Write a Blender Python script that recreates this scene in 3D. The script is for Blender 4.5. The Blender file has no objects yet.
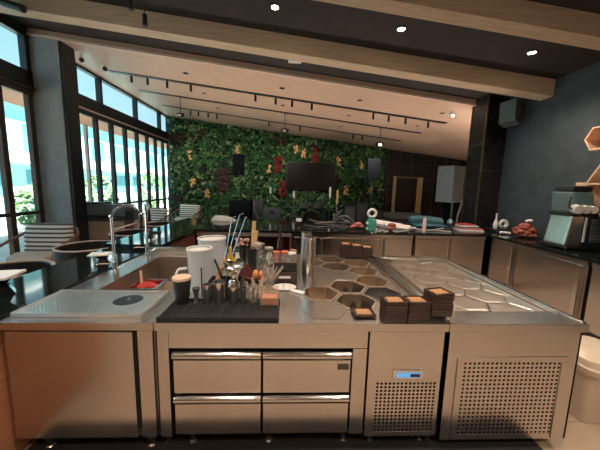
import bpy, bmesh, math, random
from mathutils import Vector, Matrix
from mathutils.geometry import tessellate_polygon
PI = math.pi
COL = bpy.context.scene.collection
RND = random.Random(7)

# ------------------------------------------------------------------ materials
def new_mat(name):
    m = bpy.data.materials.new(name); m.use_nodes = True
    nt = m.node_tree; nt.nodes.clear()
    out = nt.nodes.new('ShaderNodeOutputMaterial')
    return m, nt, out

def pm(name, c1, c2=None, scale=8.0, stretch=(1, 1, 1), rough=0.5, rough2=None, metal=0.0, bump=0.0,
       aniso=0.0, tangent=None, coat=0.0, trans=0.0, detail=3.0, spec=0.5, emit=None, estr=0.0, ior=1.45, lo=0.3, hi=0.7):
    m, nt, out = new_mat(name)
    b = nt.nodes.new('ShaderNodeBsdfPrincipled')
    nt.links.new(b.outputs[0], out.inputs[0])
    tc = nt.nodes.new('ShaderNodeTexCoord'); mp = nt.nodes.new('ShaderNodeMapping')
    mp.inputs['Scale'].default_value = stretch
    nt.links.new(tc.outputs['Object'], mp.inputs[0])
    nz = nt.nodes.new('ShaderNodeTexNoise'); nz.inputs['Scale'].default_value = scale
    nz.inputs['Detail'].default_value = detail
    nt.links.new(mp.outputs[0], nz.inputs['Vector'])
    cr = nt.nodes.new('ShaderNodeValToRGB')
    cr.color_ramp.elements[0].position = lo; cr.color_ramp.elements[1].position = hi
    c2 = c2 or tuple(x * 0.8 for x in c1)
    cr.color_ramp.elements[0].color = (*c1, 1); cr.color_ramp.elements[1].color = (*c2, 1)
    nt.links.new(nz.outputs[0], cr.inputs[0]); nt.links.new(cr.outputs[0], b.inputs['Base Color'])
    b.inputs['Metallic'].default_value = metal
    b.inputs['IOR'].default_value = ior
    b.inputs['Specular IOR Level'].default_value = spec
    b.inputs['Roughness'].default_value = rough
    if rough2 is not None:
        mr = nt.nodes.new('ShaderNodeMapRange'); mr.inputs[1].default_value = .3; mr.inputs[2].default_value = .7
        mr.inputs[3].default_value = rough; mr.inputs[4].default_value = rough2
        nt.links.new(nz.outputs[0], mr.inputs[0]); nt.links.new(mr.outputs[0], b.inputs['Roughness'])
    if bump:
        bp = nt.nodes.new('ShaderNodeBump'); bp.inputs['Strength'].default_value = bump
        bp.inputs['Distance'].default_value = 0.01
        nt.links.new(nz.outputs[0], bp.inputs['Height']); nt.links.new(bp.outputs[0], b.inputs['Normal'])
    if aniso:
        b.inputs['Anisotropic'].default_value = aniso
        tg = nt.nodes.new('ShaderNodeTangent'); tg.direction_type = 'RADIAL'; tg.axis = tangent or 'Z'
        nt.links.new(tg.outputs[0], b.inputs['Tangent'])
    b.inputs['Coat Weight'].default_value = coat; b.inputs['Coat Roughness'].default_value = .05
    b.inputs['Transmission Weight'].default_value = trans
    if emit:
        b.inputs['Emission Color'].default_value = (*emit, 1); b.inputs['Emission Strength'].default_value = estr
    return m

def glass_mat(name, tint, refl=0.08, rough=0.02, haze=0.0, hazecol=(1, 1, 1)):
    m, nt, out = new_mat(name)
    t = nt.nodes.new('ShaderNodeBsdfTransparent'); t.inputs[0].default_value = (*tint, 1)
    g = nt.nodes.new('ShaderNodeBsdfGlossy'); g.inputs['Roughness'].default_value = rough
    lw = nt.nodes.new('ShaderNodeLayerWeight'); lw.inputs[0].default_value = .5
    pw = nt.nodes.new('ShaderNodeMath'); pw.operation = 'POWER'; pw.inputs[1].default_value = 5
    nt.links.new(lw.outputs['Facing'], pw.inputs[0])
    fr = nt.nodes.new('ShaderNodeMapRange'); fr.inputs[3].default_value = .03; fr.inputs[4].default_value = .9
    nt.links.new(pw.outputs[0], fr.inputs[0])
    mx = nt.nodes.new('ShaderNodeMixShader')
    nt.links.new(fr.outputs[0], mx.inputs[0]); nt.links.new(t.outputs[0], mx.inputs[1]); nt.links.new(g.outputs[0], mx.inputs[2])
    last = mx
    if haze:
        d = nt.nodes.new('ShaderNodeBsdfDiffuse'); d.inputs[0].default_value = (*hazecol, 1)
        tl = nt.nodes.new('ShaderNodeBsdfTranslucent'); tl.inputs[0].default_value = (*hazecol, 1)
        a = nt.nodes.new('ShaderNodeMixShader'); a.inputs[0].default_value = .5
        nt.links.new(d.outputs[0], a.inputs[1]); nt.links.new(tl.outputs[0], a.inputs[2])
        m2 = nt.nodes.new('ShaderNodeMixShader'); m2.inputs[0].default_value = haze
        nt.links.new(mx.outputs[0], m2.inputs[1]); nt.links.new(a.outputs[0], m2.inputs[2]); last = m2
    nt.links.new(last.outputs[0], out.inputs[0])
    return m

def emit_mat(name, col, s):
    m, nt, out = new_mat(name)
    e = nt.nodes.new('ShaderNodeEmission'); e.inputs[0].default_value = (*col, 1); e.inputs[1].default_value = s
    nt.links.new(e.outputs[0], out.inputs[0]); return m

def stripe_mat(name, c1, c2, freq, axis='Z', rough=0.9, noise=0.0):
    m, nt, out = new_mat(name)
    b = nt.nodes.new('ShaderNodeBsdfPrincipled'); b.inputs['Roughness'].default_value = rough
    nt.links.new(b.outputs[0], out.inputs[0])
    tc = nt.nodes.new('ShaderNodeTexCoord'); w = nt.nodes.new('ShaderNodeTexWave')
    w.bands_direction = axis; w.inputs['Scale'].default_value = freq; w.inputs['Distortion'].default_value = noise
    nt.links.new(tc.outputs['Object'], w.inputs[0])
    cr = nt.nodes.new('ShaderNodeValToRGB'); cr.color_ramp.interpolation = 'LINEAR'
    cr.color_ramp.elements[0].position = .28; cr.color_ramp.elements[1].position = .42
    cr.color_ramp.elements[0].color = (*c1, 1); cr.color_ramp.elements[1].color = (*c2, 1)
    nt.links.new(w.outputs[0], cr.inputs[0]); nt.links.new(cr.outputs[0], b.inputs['Base Color'])
    return m

M = {}
M['steel'] = pm('brushed_steel', (.66, .62, .59), (.62, .58, .55), 1.6, (4, 4, .45), .2, .27, 1, .12, .6, 'Z')
M['steel_top'] = pm('worktop_steel', (.66, .64, .61), (.64, .62, .59), 2, (1, 1, 1), .24, .27, 1)
M['steel_bright'] = pm('polished_steel', (.8, .78, .76), (.7, .68, .66), 8, (1, 1, 1), .1, .2, 1)
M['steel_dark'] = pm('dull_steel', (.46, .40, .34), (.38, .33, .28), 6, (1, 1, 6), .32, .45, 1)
M['planter_grey'] = pm('planter_grey', (.24, .29, .31), (.2, .24, .26), 5, rough=.6)
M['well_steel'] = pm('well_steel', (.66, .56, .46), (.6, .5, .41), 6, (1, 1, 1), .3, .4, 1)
M['tray_steel'] = pm('tray_steel', (.78, .77, .75), (.7, .69, .67), 8, (1, 1, 1), .34, .42, 1)
M['chrome'] = pm('chrome', (.85, .86, .87), (.78, .78, .8), 8, (1, 1, 1), .06, .12, 1)
M['lidsteel'] = pm('satin_lid_steel', (.60, .54, .48), (.54, .49, .43), 14, (1, 1, 1), .3, .38, 1)
M['black_gloss'] = pm('black_granite', (.006, .009, .009), (.012, .016, .016), 60, rough=.05, rough2=.08, spec=.6)
M['black'] = pm('black_plastic', (.012, .012, .013), (.02, .02, .022), 30, rough=.4)
M['black_matte'] = pm('black_rubber', (.014, .013, .012), (.02, .019, .018), 90, rough=.85, bump=.2)
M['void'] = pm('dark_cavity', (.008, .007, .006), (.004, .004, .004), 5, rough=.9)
M['black_leather'] = pm('black_leather', (.01, .012, .013), (.02, .022, .024), 40, rough=.3, bump=.1)
M['speaker'] = pm('speaker_grille', (.010, .013, .017), (.016, .02, .025), 160, rough=.8, bump=.3, spec=.15)
M['ceil_dark'] = pm('dark_ceiling_paint', (.024, .018, .016), (.034, .026, .022), 3, rough=.85)
M['beam'] = pm('pale_wood_beam', (.60, .47, .34), (.47, .36, .25), 3, (.7, 9, 9), .6, .7, 0, .05)
M['wood_ceiling'] = pm('wood_veneer_ceiling', (.60, .43, .32), (.53, .37, .27), 3.2, (.8, 7, 7), .45, .55, 0, .03)
M['trimwhite'] = pm('pale_edge_strip', (.85, .72, .6), (.78, .65, .54), 6, rough=.6)
M['column'] = pm('grey_plaster', (.42, .47, .48), (.33, .37, .385), 6, (1, 1, 1), .8, .9, 0, .1)
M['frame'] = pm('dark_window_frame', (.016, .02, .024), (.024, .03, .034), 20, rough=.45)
M['frame_brown'] = pm('brown_window_frame', (.10, .06, .045), (.065, .04, .03), 8, (1, 1, 12), .5)
M['rail_pale'] = pm('pale_rail', (.55, .45, .4), (.45, .36, .3), 10, rough=.5)
M['wall_slate'] = pm('slate_blue_wall', (.048, .062, .072), (.034, .044, .053), 5, (1, 1, 1), .75, .9, 0, .12, detail=6)
M['wall_dark'] = pm('dark_panel_wall', (.028, .02, .018), (.018, .013, .012), 4, (1, 1, 3), .5)
M['pillar'] = pm('black_pillar_tile', (.012, .011, .011), (.022, .018, .017), 4, rough=.18, rough2=.3)
M['brass'] = pm('brass_trim', (.35, .26, .16), (.28, .2, .12), 20, rough=.35, metal=1)
M['wall_back'] = pm('warm_kitchen_wall', (.24, .16, .11), (.13, .085, .055), 1.4, (1, 1, 1), .7, lo=.35, hi=.65)
M['floor'] = None
M['glass'] = glass_mat('window_glass', (.93, .98, .985))
M['clear'] = glass_mat('clear_glassware', (.93, .95, .95), haze=.05, hazecol=(.8, .8, .8))
M['frost'] = glass_mat('frosted_plastic', (.9, .93, .95), haze=.78, hazecol=(.8, .83, .85), rough=.2)
M['acryl'] = glass_mat('acrylic', (.9, .86, .82), haze=.2, hazecol=(.8, .7, .62))
M['white'] = pm('white_plastic', (.78, .78, .76), (.7, .7, .68), 10, rough=.4)
M['paper'] = pm('white_paper', (.75, .74, .72), (.65, .65, .63), 14, rough=.9)
M['orange_paper'] = pm('orange_paper', (.85, .38, .22), (.8, .33, .18), 10, rough=.9)
M['orange_wood'] = pm('orange_brown_wood', (.45, .2, .1), (.36, .15, .07), 4, (1, 1, 7), .45)
M['brown_wood'] = pm('red_brown_wood', (.16, .062, .038), (.10, .038, .024), 4, (1, 1, 7), .45, .55)
M['tan_wood'] = pm('tan_wood', (.74, .56, .42), (.66, .48, .35), 3, (1, 1, 8), .6)
M['light_wood'] = pm('light_pine', (.78, .52, .33), (.66, .42, .26), 3, (7, 7, 1), .5)
M['bamboo'] = pm('bamboo', (.72, .5, .24), (.55, .36, .16), 20, (1, 1, 3), .55)
M['muddler'] = pm('muddler_wood', (.55, .3, .17), (.42, .21, .12), 20, (1, 1, 3), .55)
M['coaster_box'] = pm('dark_walnut', (.055, .028, .018), (.032, .017, .012), 20, (1, 1, 8), .5)
M['tan_leather'] = pm('tan_leather', (.45, .24, .10), (.36, .18, .075), 60, rough=.55, bump=.1)
M['rattan'] = pm('rattan', (.3, .19, .13), (.2, .12, .08), 60, rough=.6, bump=.3)
M['cream'] = pm('cream_paint', (.55, .48, .3), (.46, .4, .25), 6, rough=.6)
M['stripe'] = stripe_mat('striped_fabric', (.07, .09, .085), (.86, .82, .76), 4.3, 'Z', noise=.3)
M['cushion_plain'] = pm('cream_cushion', (.62, .58, .52), (.55, .5, .45), 30, rough=.9)
M['grey_box'] = pm('grey_speaker_cloth', (.12, .145, .16), (.095, .115, .13), 10, rough=.7)
M['screen'] = pm('black_screen', (.006, .004, .004), (.012, .007, .006), 2, rough=.45, spec=.2)
M['bluecloth'] = pm('blue_cloth', (.06, .17, .22), (.04, .12, .16), 12, rough=.8)
M['teal'] = glass_mat('teal_glass', (.35, .8, .72), haze=.55, hazecol=(.2, .6, .52))
M['pink'] = pm('pink_plastic', (.62, .2, .17), (.5, .14, .12), 20, rough=.4)
M['potpourri'] = pm('reddish_petals', (.42, .12, .08), (.24, .06, .045), 25, rough=.6, bump=.4)
M['red_cloth'] = pm('red_cloth', (.5, .05, .04), (.35, .03, .03), 20, rough=.8)
M['darkred'] = pm('dark_red', (.11, .02, .02), (.07, .012, .014), 20, rough=.5)
M['yellow'] = pm('yellow_plastic', (.85, .5, .03), (.78, .42, .02), 20, rough=.4)
M['orange_plastic'] = pm('orange_cap', (.75, .2, .09), (.65, .16, .07), 20, rough=.4)
M['shell'] = pm('orange_shell', (.72, .3, .1), (.5, .2, .08), 25, rough=.4, bump=.3)
M['amber'] = pm('amber_glass', (.05, .015, .01), (.03, .01, .008), 10, rough=.08, spec=.7)
M['clay'] = pm('pale_stone', (.5, .43, .36), (.3, .25, .2), 40, rough=.7, bump=.5)
M['grey_fabric'] = pm('grey_case', (.11, .135, .15), (.085, .105, .115), 20, rough=.7)
M['cable'] = pm('grey_cable', (.12, .12, .125), (.08, .08, .085), 30, rough=.5)
M['palecable'] = pm('pale_cable', (.5, .47, .45), (.4, .38, .36), 30, rough=.5)
M['leafA'] = pm('leaf_dark_green', (.010, .035, .014), (.016, .055, .02), 9, rough=.55)
M['leafB'] = pm('leaf_mid_green', (.02, .08, .024), (.035, .125, .035), 9, rough=.5)
M['leafC'] = pm('leaf_light_green', (.09, .22, .06), (.15, .28, .09), 9, rough=.5)
M['leafD'] = pm('leaf_pale', (.22, .30, .16), (.32, .34, .16), 9, rough=.5)
M['leafR'] = pm('leaf_red', (.28, .012, .015), (.15, .008, .012), 9, rough=.5)
M['leafBr'] = pm('leaf_maroon', (.07, .02, .02), (.045, .016, .016), 9, rough=.6)
M['petal'] = pm('orange_petal', (.85, .42, .12), (.9, .6, .28), 9, rough=.6)
M['soil'] = pm('green_wall_backing', (.006, .016, .007), (.01, .024, .01), 9, rough=.9)
M['terrace'] = pm('terrace_paving', (.5, .46, .42), (.42, .38, .35), 1.5, rough=.8)
M['facade'] = pm('cyan_white_render', (.30, .66, .70), (.36, .7, .74), .6, rough=.8)
M['facade_white'] = pm('white_render', (.85, .86, .84), (.78, .8, .78), 1, rough=.8)
M['facade_glass'] = pm('facade_window', (.08, .3, .36), (.12, .36, .42), 1, rough=.15)
M['canopy'] = pm('peach_soffit', (.95, .5, .32), (.9, .44, .28), 2, (1, 8, 1), .7)
M['foliage_out'] = pm('hedge_green', (.26, .42, .2), (.16, .32, .12), 6, rough=.7)
M['led'] = emit_mat('lamp_glow', (1, .80, .5), 30)
M['led_white'] = emit_mat('white_lamp_glow', (1, .93, .82), 5)
M['display'] = emit_mat('blue_display', (.2, .5, .85), .5)
M['logo_grey'] = pm('dark_badge', (.07, .055, .045), (.1, .08, .065), 60, rough=.4)

def floor_material():
    m, nt, out = new_mat('beige_floor_tiles')
    b = nt.nodes.new('ShaderNodeBsdfPrincipled'); nt.links.new(b.outputs[0], out.inputs[0])
    tc = nt.nodes.new('ShaderNodeTexCoord'); br = nt.nodes.new('ShaderNodeTexBrick')
    br.offset = 0; br.inputs['Scale'].default_value = 1.0
    br.inputs['Brick Width'].default_value = .6; br.inputs['Row Height'].default_value = .6
    br.inputs['Mortar Size'].default_value = .004
    br.inputs['Color1'].default_value = (.42, .325, .24, 1); br.inputs['Color2'].default_value = (.38, .29, .21, 1)
    br.inputs['Mortar'].default_value = (.2, .15, .11, 1)
    nt.links.new(tc.outputs['Object'], br.inputs[0]); nt.links.new(br.outputs[0], b.inputs['Base Color'])
    b.inputs['Roughness'].default_value = .4
    return m
M['floor'] = floor_material()

# ------------------------------------------------------------------ mesh builder
class MB:
    def __init__(s): s.v = []; s.f = []; s.m = []; s.cur = 0
    def add(s, vs, fs):
        o = len(s.v); s.v += [tuple(map(float, p)) for p in vs]
        s.f += [tuple(i + o for i in f) for f in fs]; s.m += [s.cur] * len(fs); return s
    def box(s, x0, x1, y0, y1, z0, z1):
        return s.add([(x0, y0, z0), (x1, y0, z0), (x1, y1, z0), (x0, y1, z0), (x0, y0, z1), (x1, y0, z1), (x1, y1, z1), (x0, y1, z1)],
                     [(3, 2, 1, 0), (4, 5, 6, 7), (0, 1, 5, 4), (1, 2, 6, 5), (2, 3, 7, 6), (3, 0, 4, 7)])
    def shell(s, x0, x1, y0, y1, z0, z1, t=.012):
        s.box(x0, x1, y0, y0 + t, z0, z1); s.box(x0, x1, y1 - t, y1, z0, z1); s.box(x0, x0 + t, y0 + t, y1 - t, z0, z1); s.box(x1 - t, x1, y0 + t, y1 - t, z0, z1)
        return s.box(x0 + t, x1 - t, y0 + t, y1 - t, z0, z0 + t)
    def rbox(s, c, size, rz=0, rx=0, ry=0):
        R = Matrix.Rotation(rz, 3, 'Z') @ Matrix.Rotation(ry, 3, 'Y') @ Matrix.Rotation(rx, 3, 'X')
        h = [q / 2 for q in size]; vs = []
        for a, b, d in ((-1, -1, -1), (1, -1, -1), (1, 1, -1), (-1, 1, -1), (-1, -1, 1), (1, -1, 1), (1, 1, 1), (-1, 1, 1)):
            vs.append(Vector(c) + R @ Vector((a * h[0], b * h[1], d * h[2])))
        return s.add(vs, [(3, 2, 1, 0), (4, 5, 6, 7), (0, 1, 5, 4), (1, 2, 6, 5), (2, 3, 7, 6), (3, 0, 4, 7)])
    def prism(s, poly, z0, z1, cap=True):
        n = len(poly); vs = [(x, y, z0) for x, y in poly] + [(x, y, z1) for x, y in poly]
        fs = [(i, (i + 1) % n, n + (i + 1) % n, n + i) for i in range(n)]
        if cap: fs += [tuple(range(n))[::-1], tuple(range(n, 2 * n))]
        return s.add(vs, fs)
    def lathe(s, prof, c=(0, 0, 0), n=24, close=False):
        vs = []; fs = []
        k = len(prof)
        for r, z in prof:
            for i in range(n):
                a = 2 * PI * i / n; vs.append((c[0] + r * math.cos(a), c[1] + r * math.sin(a), c[2] + z))
        for j in range(k - 1):
            for i in range(n):
                fs.append((j * n + i, j * n + (i + 1) % n, (j + 1) * n + (i + 1) % n, (j + 1) * n + i))
        if prof[0][0] > 1e-5: fs.append(tuple(range(n))[::-1])
        if prof[-1][0] > 1e-5 and not close: fs.append(tuple((k - 1) * n + i for i in range(n)))
        return s.add(vs, fs)
    def tube(s, pts, r, n=8, r2=None):
        pts = [Vector(p) for p in pts]; k = len(pts); vs = []; fs = []
        up = Vector((0, 0, 1)); prev = None
        for j, p in enumerate(pts):
            d = (pts[min(j + 1, k - 1)] - pts[max(j - 1, 0)]).normalized()
            if prev is None:
                a = d.cross(up)
                if a.length < .05: a = d.cross(Vector((1, 0, 0)))
            else: a = prev - d * prev.dot(d)
            a.normalize(); prev = a; b = d.cross(a)
            rr = r if r2 is None else r + (r2 - r) * j / (k - 1)
            for i in range(n):
                t = 2 * PI * i / n; vs.append(p + a * math.cos(t) * rr + b * math.sin(t) * rr)
        for j in range(k - 1):
            for i in range(n): fs.append((j * n + i, j * n + (i + 1) % n, (j + 1) * n + (i + 1) % n, (j + 1) * n + i))
        fs += [tuple(range(n))[::-1], tuple((k - 1) * n + i for i in range(n))]
        return s.add(vs, fs)
    def ball(s, c, r, n=12, k=8, sq=(1, 1, 1)):
        vs = []; fs = []
        for j in range(k + 1):
            t = PI * j / k
            for i in range(n):
                a = 2 * PI * i / n
                vs.append((c[0] + r * sq[0] * math.sin(t) * math.cos(a), c[1] + r * sq[1] * math.sin(t) * math.sin(a), c[2] - r * sq[2] * math.cos(t)))
        for j in range(k):
            for i in range(n): fs.append((j * n + i, j * n + (i + 1) % n, (j + 1) * n + (i + 1) % n, (j + 1) * n + i))
        return s.add(vs, fs)
    def build(s, name, mat, parent=None, loc=None, bevel=0.0, smooth=False, angle=35, seg=2):
        off = Vector(loc) if loc is not None else (LOC[parent.name] if parent else Vector((0, 0, 0)))
        me = bpy.data.meshes.new(name)
        me.from_pydata([tuple(Vector(p) - off) for p in s.v], [], s.f)
        bm = bmesh.new(); bm.from_mesh(me)
        bmesh.ops.remove_doubles(bm, verts=bm.verts, dist=1e-6)
        bmesh.ops.recalc_face_normals(bm, faces=bm.faces); bm.to_mesh(me); bm.free()
        for mm in (mat if isinstance(mat, (list, tuple)) else [mat]): me.materials.append(M[mm] if isinstance(mm, str) else mm)
        if isinstance(mat, (list, tuple)) and len(s.m) == len(me.polygons): me.polygons.foreach_set('material_index', s.m)
        if smooth:
            me.polygons.foreach_set('use_smooth', [True] * len(me.polygons)); me.set_sharp_from_angle(angle=math.radians(angle))
        o = bpy.data.objects.new(name, me); COL.objects.link(o)
        if bevel:
            b = o.modifiers.new('bevel', 'BEVEL'); b.width = bevel; b.segments = seg; b.limit_method = 'ANGLE'
        if parent: o.parent = parent; LOC[o.name] = off
        else: o.location = off; LOC[o.name] = off
        return o
LOC = {}
def tag(o, label, cat, group=None, kind=None):
    o['label'] = label; o['category'] = cat
    if group: o['group'] = group
    if kind: o['kind'] = kind
    return o
def thing(name, loc, label, cat, group=None, rz=0):
    o = bpy.data.objects.new(name, None); COL.objects.link(o); o.empty_display_size = .1
    o.location = loc; o.rotation_euler.z = rz; LOC[o.name] = Vector(loc)
    return tag(o, label, cat, group)
def local(name, label, cat, group=None):
    """a thing whose parts are authored about the origin and moved afterwards"""
    return thing(name, (0, 0, 0), label, cat, group)
def place(o, loc, rz=0): o.location = loc; o.rotation_euler.z = rz; return o
def copy_tree(o, parent=None):
    c = o.copy(); COL.objects.link(c)
    if parent: c.parent = parent
    for ch in list(o.children): copy_tree(ch, c)
    return c
def dup(src, loc, rz=0, label=None, group=None):
    c = copy_tree(src); c.location = loc; c.rotation_euler.z = rz
    if label: c['label'] = label
    if group: c['group'] = group
    return c
def struct(name, mb, mat, **k):
    o = mb.build(name, mat, **k)
    if not o.parent: o['kind'] = 'structure'
    return o
def arc(c, r, a0, a1, n, plane='xz', dirv=None):
    out = []
    for i in range(n + 1):
        a = math.radians(a0 + (a1 - a0) * i / n)
        if plane == 'xz': out.append((c[0] + r * math.cos(a), c[1], c[2] + r * math.sin(a)))
        elif plane == 'xy': out.append((c[0] + r * math.cos(a), c[1] + r * math.sin(a), c[2]))
        else: out.append((c[0] + dirv[0] * r * math.cos(a), c[1] + dirv[1] * r * math.cos(a), c[2] + r * math.sin(a)))
    return out
def hexa(cx, cy, R, flat=True):
    return [(cx + R * math.cos(math.radians(60 * i)), cy + R * math.sin(math.radians(60 * i))) for i in range(6)]

WX = -4.9; RX = 4.15; BY = 11.9; FY = -2.2; RZ0 = 4.34; RS = -.11
def roofz(x, a=RZ0): return a + RS * (x - WX)

# ------------------------------------------------------------------ room shell
struct('floor', MB().box(WX - .3, 8.2, FY - .2, BY + .2, -.1, 0), 'floor')
struct('wall_right', MB().box(RX, RX + .25, FY, 5.84, 0, 3.6), 'wall_slate')
struct('wall_behind', MB().box(WX, RX + .25, FY - .2, FY, 0, 4.5), 'wall_back')
struct('wall_far_right', MB().box(8, 8.2, 5.6, BY, 0, 3.6), 'wall_dark')
struct('wall_return', MB().box(RX + .25, 8.2, 5.6, 5.84, 0, 3.6), 'wall_dark')
# back panelling
o = MB().box(4.0, 8.2, BY, BY + .2, 0, 3.7)
wb = struct('wall_back', o, 'wall_dark')
s = MB()
for i in range(9): s.box(4.17 + i * .5 - .012, 4.17 + i * .5 + .012, BY - .02, BY, 0, 3.6)
s.box(4.0, 8, BY - .015, BY, 2.72, 2.74)
struct('trim_1', s, pm('panel_seam', (.10, .075, .06), (.07, .05, .04), 9, rough=.5))
struct('wall_plants', MB().box(WX - .1, 4.0, BY, BY + .2, 0, 4.6), 'soil')
# ceiling: dark front part, wood part
def slab(x0, x1, y0, y1, a, t):
    z = [roofz(x0, a), roofz(x1, a)]
    return MB().add([(x0, y0, z[0]), (x1, y0, z[1]), (x1, y1, z[1]), (x0, y1, z[0]), (x0, y0, z[0] + t), (x1, y0, z[1] + t), (x1, y1, z[1] + t), (x0, y1, z[0] + t)],
                    [(3, 2, 1, 0), (4, 5, 6, 7), (0, 1, 5, 4), (1, 2, 6, 5), (2, 3, 7, 6), (3, 0, 4, 7)])
struct('ceiling', slab(WX - .3, 8.3, FY - .2, BY + .3, 4.465, .3), 'ceil_dark')
struct('ceiling_wood', slab(WX - .05, 8.1, 5.76, BY, RZ0, .125), 'wood_ceiling')
struct('trim_2', slab(WX - .05, 8.1, 5.735, 5.76, RZ0 - .003, .04), 'trimwhite')
# track grooves in the wood ceiling
for k, (y, x0, x1, w) in enumerate(((7.15, -4.3, 3.9, .13), (8.5, -4.25, 3.9, .12), (9.95, -4.25, 3.88, .12))):
    t = tag(slab(x0, x1, y - w / 2, y + w / 2, RZ0 - .012, .02).build('track_rail', 'black', loc=(x0, y, roofz(x0))),
        ['nearest black lighting track set in the wooden ceiling', 'middle black lighting track set in the wooden ceiling',
         'farthest black lighting track of the wooden ceiling, close to the plant wall'][k], 'lighting track', 'ceiling lighting tracks')
# beams
def beam(y0, y1, h, x0, x1, label):
    a = 4.465
    return tag(slab(x0, x1, y0, y1, a - h, h).build('ceiling_beam', 'beam', loc=(x0, y0, roofz(x0, a - h)), bevel=.006), label, 'beam', 'ceiling beams')
beam(4.50, 4.74, .255, WX, RX, 'long pale wooden beam across the dark ceiling, lower one reaching the window wall')
beam(3.08, 3.29, .225, WX, RX, 'pale wooden beam in the upper right corner, nearer the viewer')
beam(1.5, 1.72, .225, WX, RX, 'pale wooden beam overhead, out of the picture at the top')

# column and window wall
colm = MB().box(WX, -4.34, 5.78, 6.1, 0, 4.5)
struct('column', colm, 'column', bevel=.005)
struct('column_shade_trim', MB().box(-4.34, -4.29, 5.8, 6.12, 0, 4.42).box(WX - .05, -4.34, 6.1, 6.2, 0, 4.42), 'frame')  # dark strip stands in for shade on the column's side face
def window(idx, y0, y1, vm, tm, rail):
    w = MB()
    fx0, fx1 = WX - .06, WX + .06
    w.box(fx0, fx1, y0, y1, 4.28, 4.36); w.box(fx0, fx1, y0, y1, 3.34, 3.69)
    w.box(fx0, fx1, y0, y1, 0, .08)
    for y in tm: w.box(fx0, fx1, y - .045, y + .045, 3.6, 4.33)
    win = struct('window_%d' % idx, w, 'frame')
    d = MB()
    for y in vm: d.box(fx0 + .02, fx1 - .01, y - .05, y + .05, .02, 3.34)
    d.box(fx0 + .02, fx1 - .02, y0, y1, 1.05, 1.11)
    d.box(fx0 + .02, fx1 - .02, y0, y1, .08, .16); d.box(fx0 + .02, fx1 - .02, y0, y1, 3.26, 3.34)
    d.build('window_frame', 'frame_brown' if idx == 1 else 'frame', win)
    MB().box(WX - .005, WX + .005, y0, y1, .1, 3.3).build('window_glass', 'glass', win)
    MB().box(WX - .005, WX + .005, y0, y1, 3.65, 4.3).build('window_glass', 'glass', win)
    MB().box(fx1, fx1 + .04, y0, y1, 3.37, 3.40).build('head_rail', rail, win)
    return win
window(1, 1.6, 5.78, (1.7, 2.4, 3.15, 3.9, 4.45, 5.12, 5.7), (1.65, 3.6, 5.72), 'frame_brown')
window(2, 6.1, 11.9, (6.88, 7.53, 8.15, 8.8, 9.45, 10.1, 10.7, 11.3, 11.85), (6.15, 6.9, 7.76, 9.46, 11.1, 11.85), 'rail_pale')
window(3, FY, 1.6, (-2.15, -1.5, -.85, -.2, .45, 1.1, 1.55), (-2.1, -.4, 1.5), 'frame_brown')
struct('trim_4', MB().box(WX - .12, WX + .06, FY, BY, 4.345, 4.52), 'frame')

# right pillar with brass trims
pil = struct('pillar', MB().box(3.72, RX, 5.4, 5.84, 0, 3.5), 'pillar')
pt = MB()
pt.box(3.71, 3.735, 5.385, 5.41, 0, 3.5); pt.box(3.71, 3.73, 5.83, 5.85, 0, 3.5)
pt.box(3.735, RX, 5.39, 5.402, 2.09, 2.105); pt.box(3.71, 3.722, 5.41, 5.83, 2.60, 2.615)
pt.build('brass_trim', 'brass', pil)

# ------------------------------------------------------------------ outside
struct('terrace', MB().box(-30, WX - .3, -6, 40, -.15, -.02), 'terrace')
b = thing('building', (-13, 14, 0), 'pale cyan building seen through the windows, across the terrace', 'building')
MB().box(-18, -13, 4, 40, 0, 5.3).build('wall', 'facade', b)
w = MB()
for i in range(14):
    for z in (.9, 3.1): w.box(-13.02, -12.97, 5 + i * 2.4, 6.3 + i * 2.4, z, z + 1.3)
w.build('window_panes', 'facade_glass', b)
MB().box(-13.9, -12.2, 4, 40, 2.45, 2.75).build('balcony_band', 'facade_white', b)
MB().box(-18.2, -12.4, 3.6, 40.4, 5.3, 5.5).build('roof_slab', 'facade_white', b)
c = thing('awning', (-6.5, 6, 3.3), 'peach timber canopy outside above the folding windows', 'canopy')
MB().add([(-5.15, 3, 3.42), (-5.95, 3, 3.3), (-5.95, 14, 3.3), (-5.15, 14, 3.42), (-5.15, 3, 3.5), (-5.95, 3, 3.38), (-5.95, 14, 3.38), (-5.15, 14, 3.5)],
         [(0, 1, 2, 3), (7, 6, 5, 4), (0, 4, 5, 1), (1, 5, 6, 2), (2, 6, 7, 3), (3, 7, 4, 0)]).build('canopy_panel', 'canopy', c)
for y in (3.4, 8.6, 13.6): MB().box(-5.95, -5.87, y, y + .08, 0, 3.30).build('post', 'rail_pale', c)
def fence(y0, y1):
    f = thing('fence', (-9.6, y0, 0), 'white picket railing at the edge of the terrace', 'fence')
    for z in (.25, 1.0): MB().box(-9.63, -9.57, y0, y1, z, z + .06).build('rail', 'facade_white', f)
    p = MB(); n = int((y1 - y0) / .25)
    for i in range(n): p.box(-9.62, -9.58, y0 + i * .25, y0 + i * .25 + .06, 0, 1.1)
    p.build('pickets', 'facade_white', f)
fence(4, 24)
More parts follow.
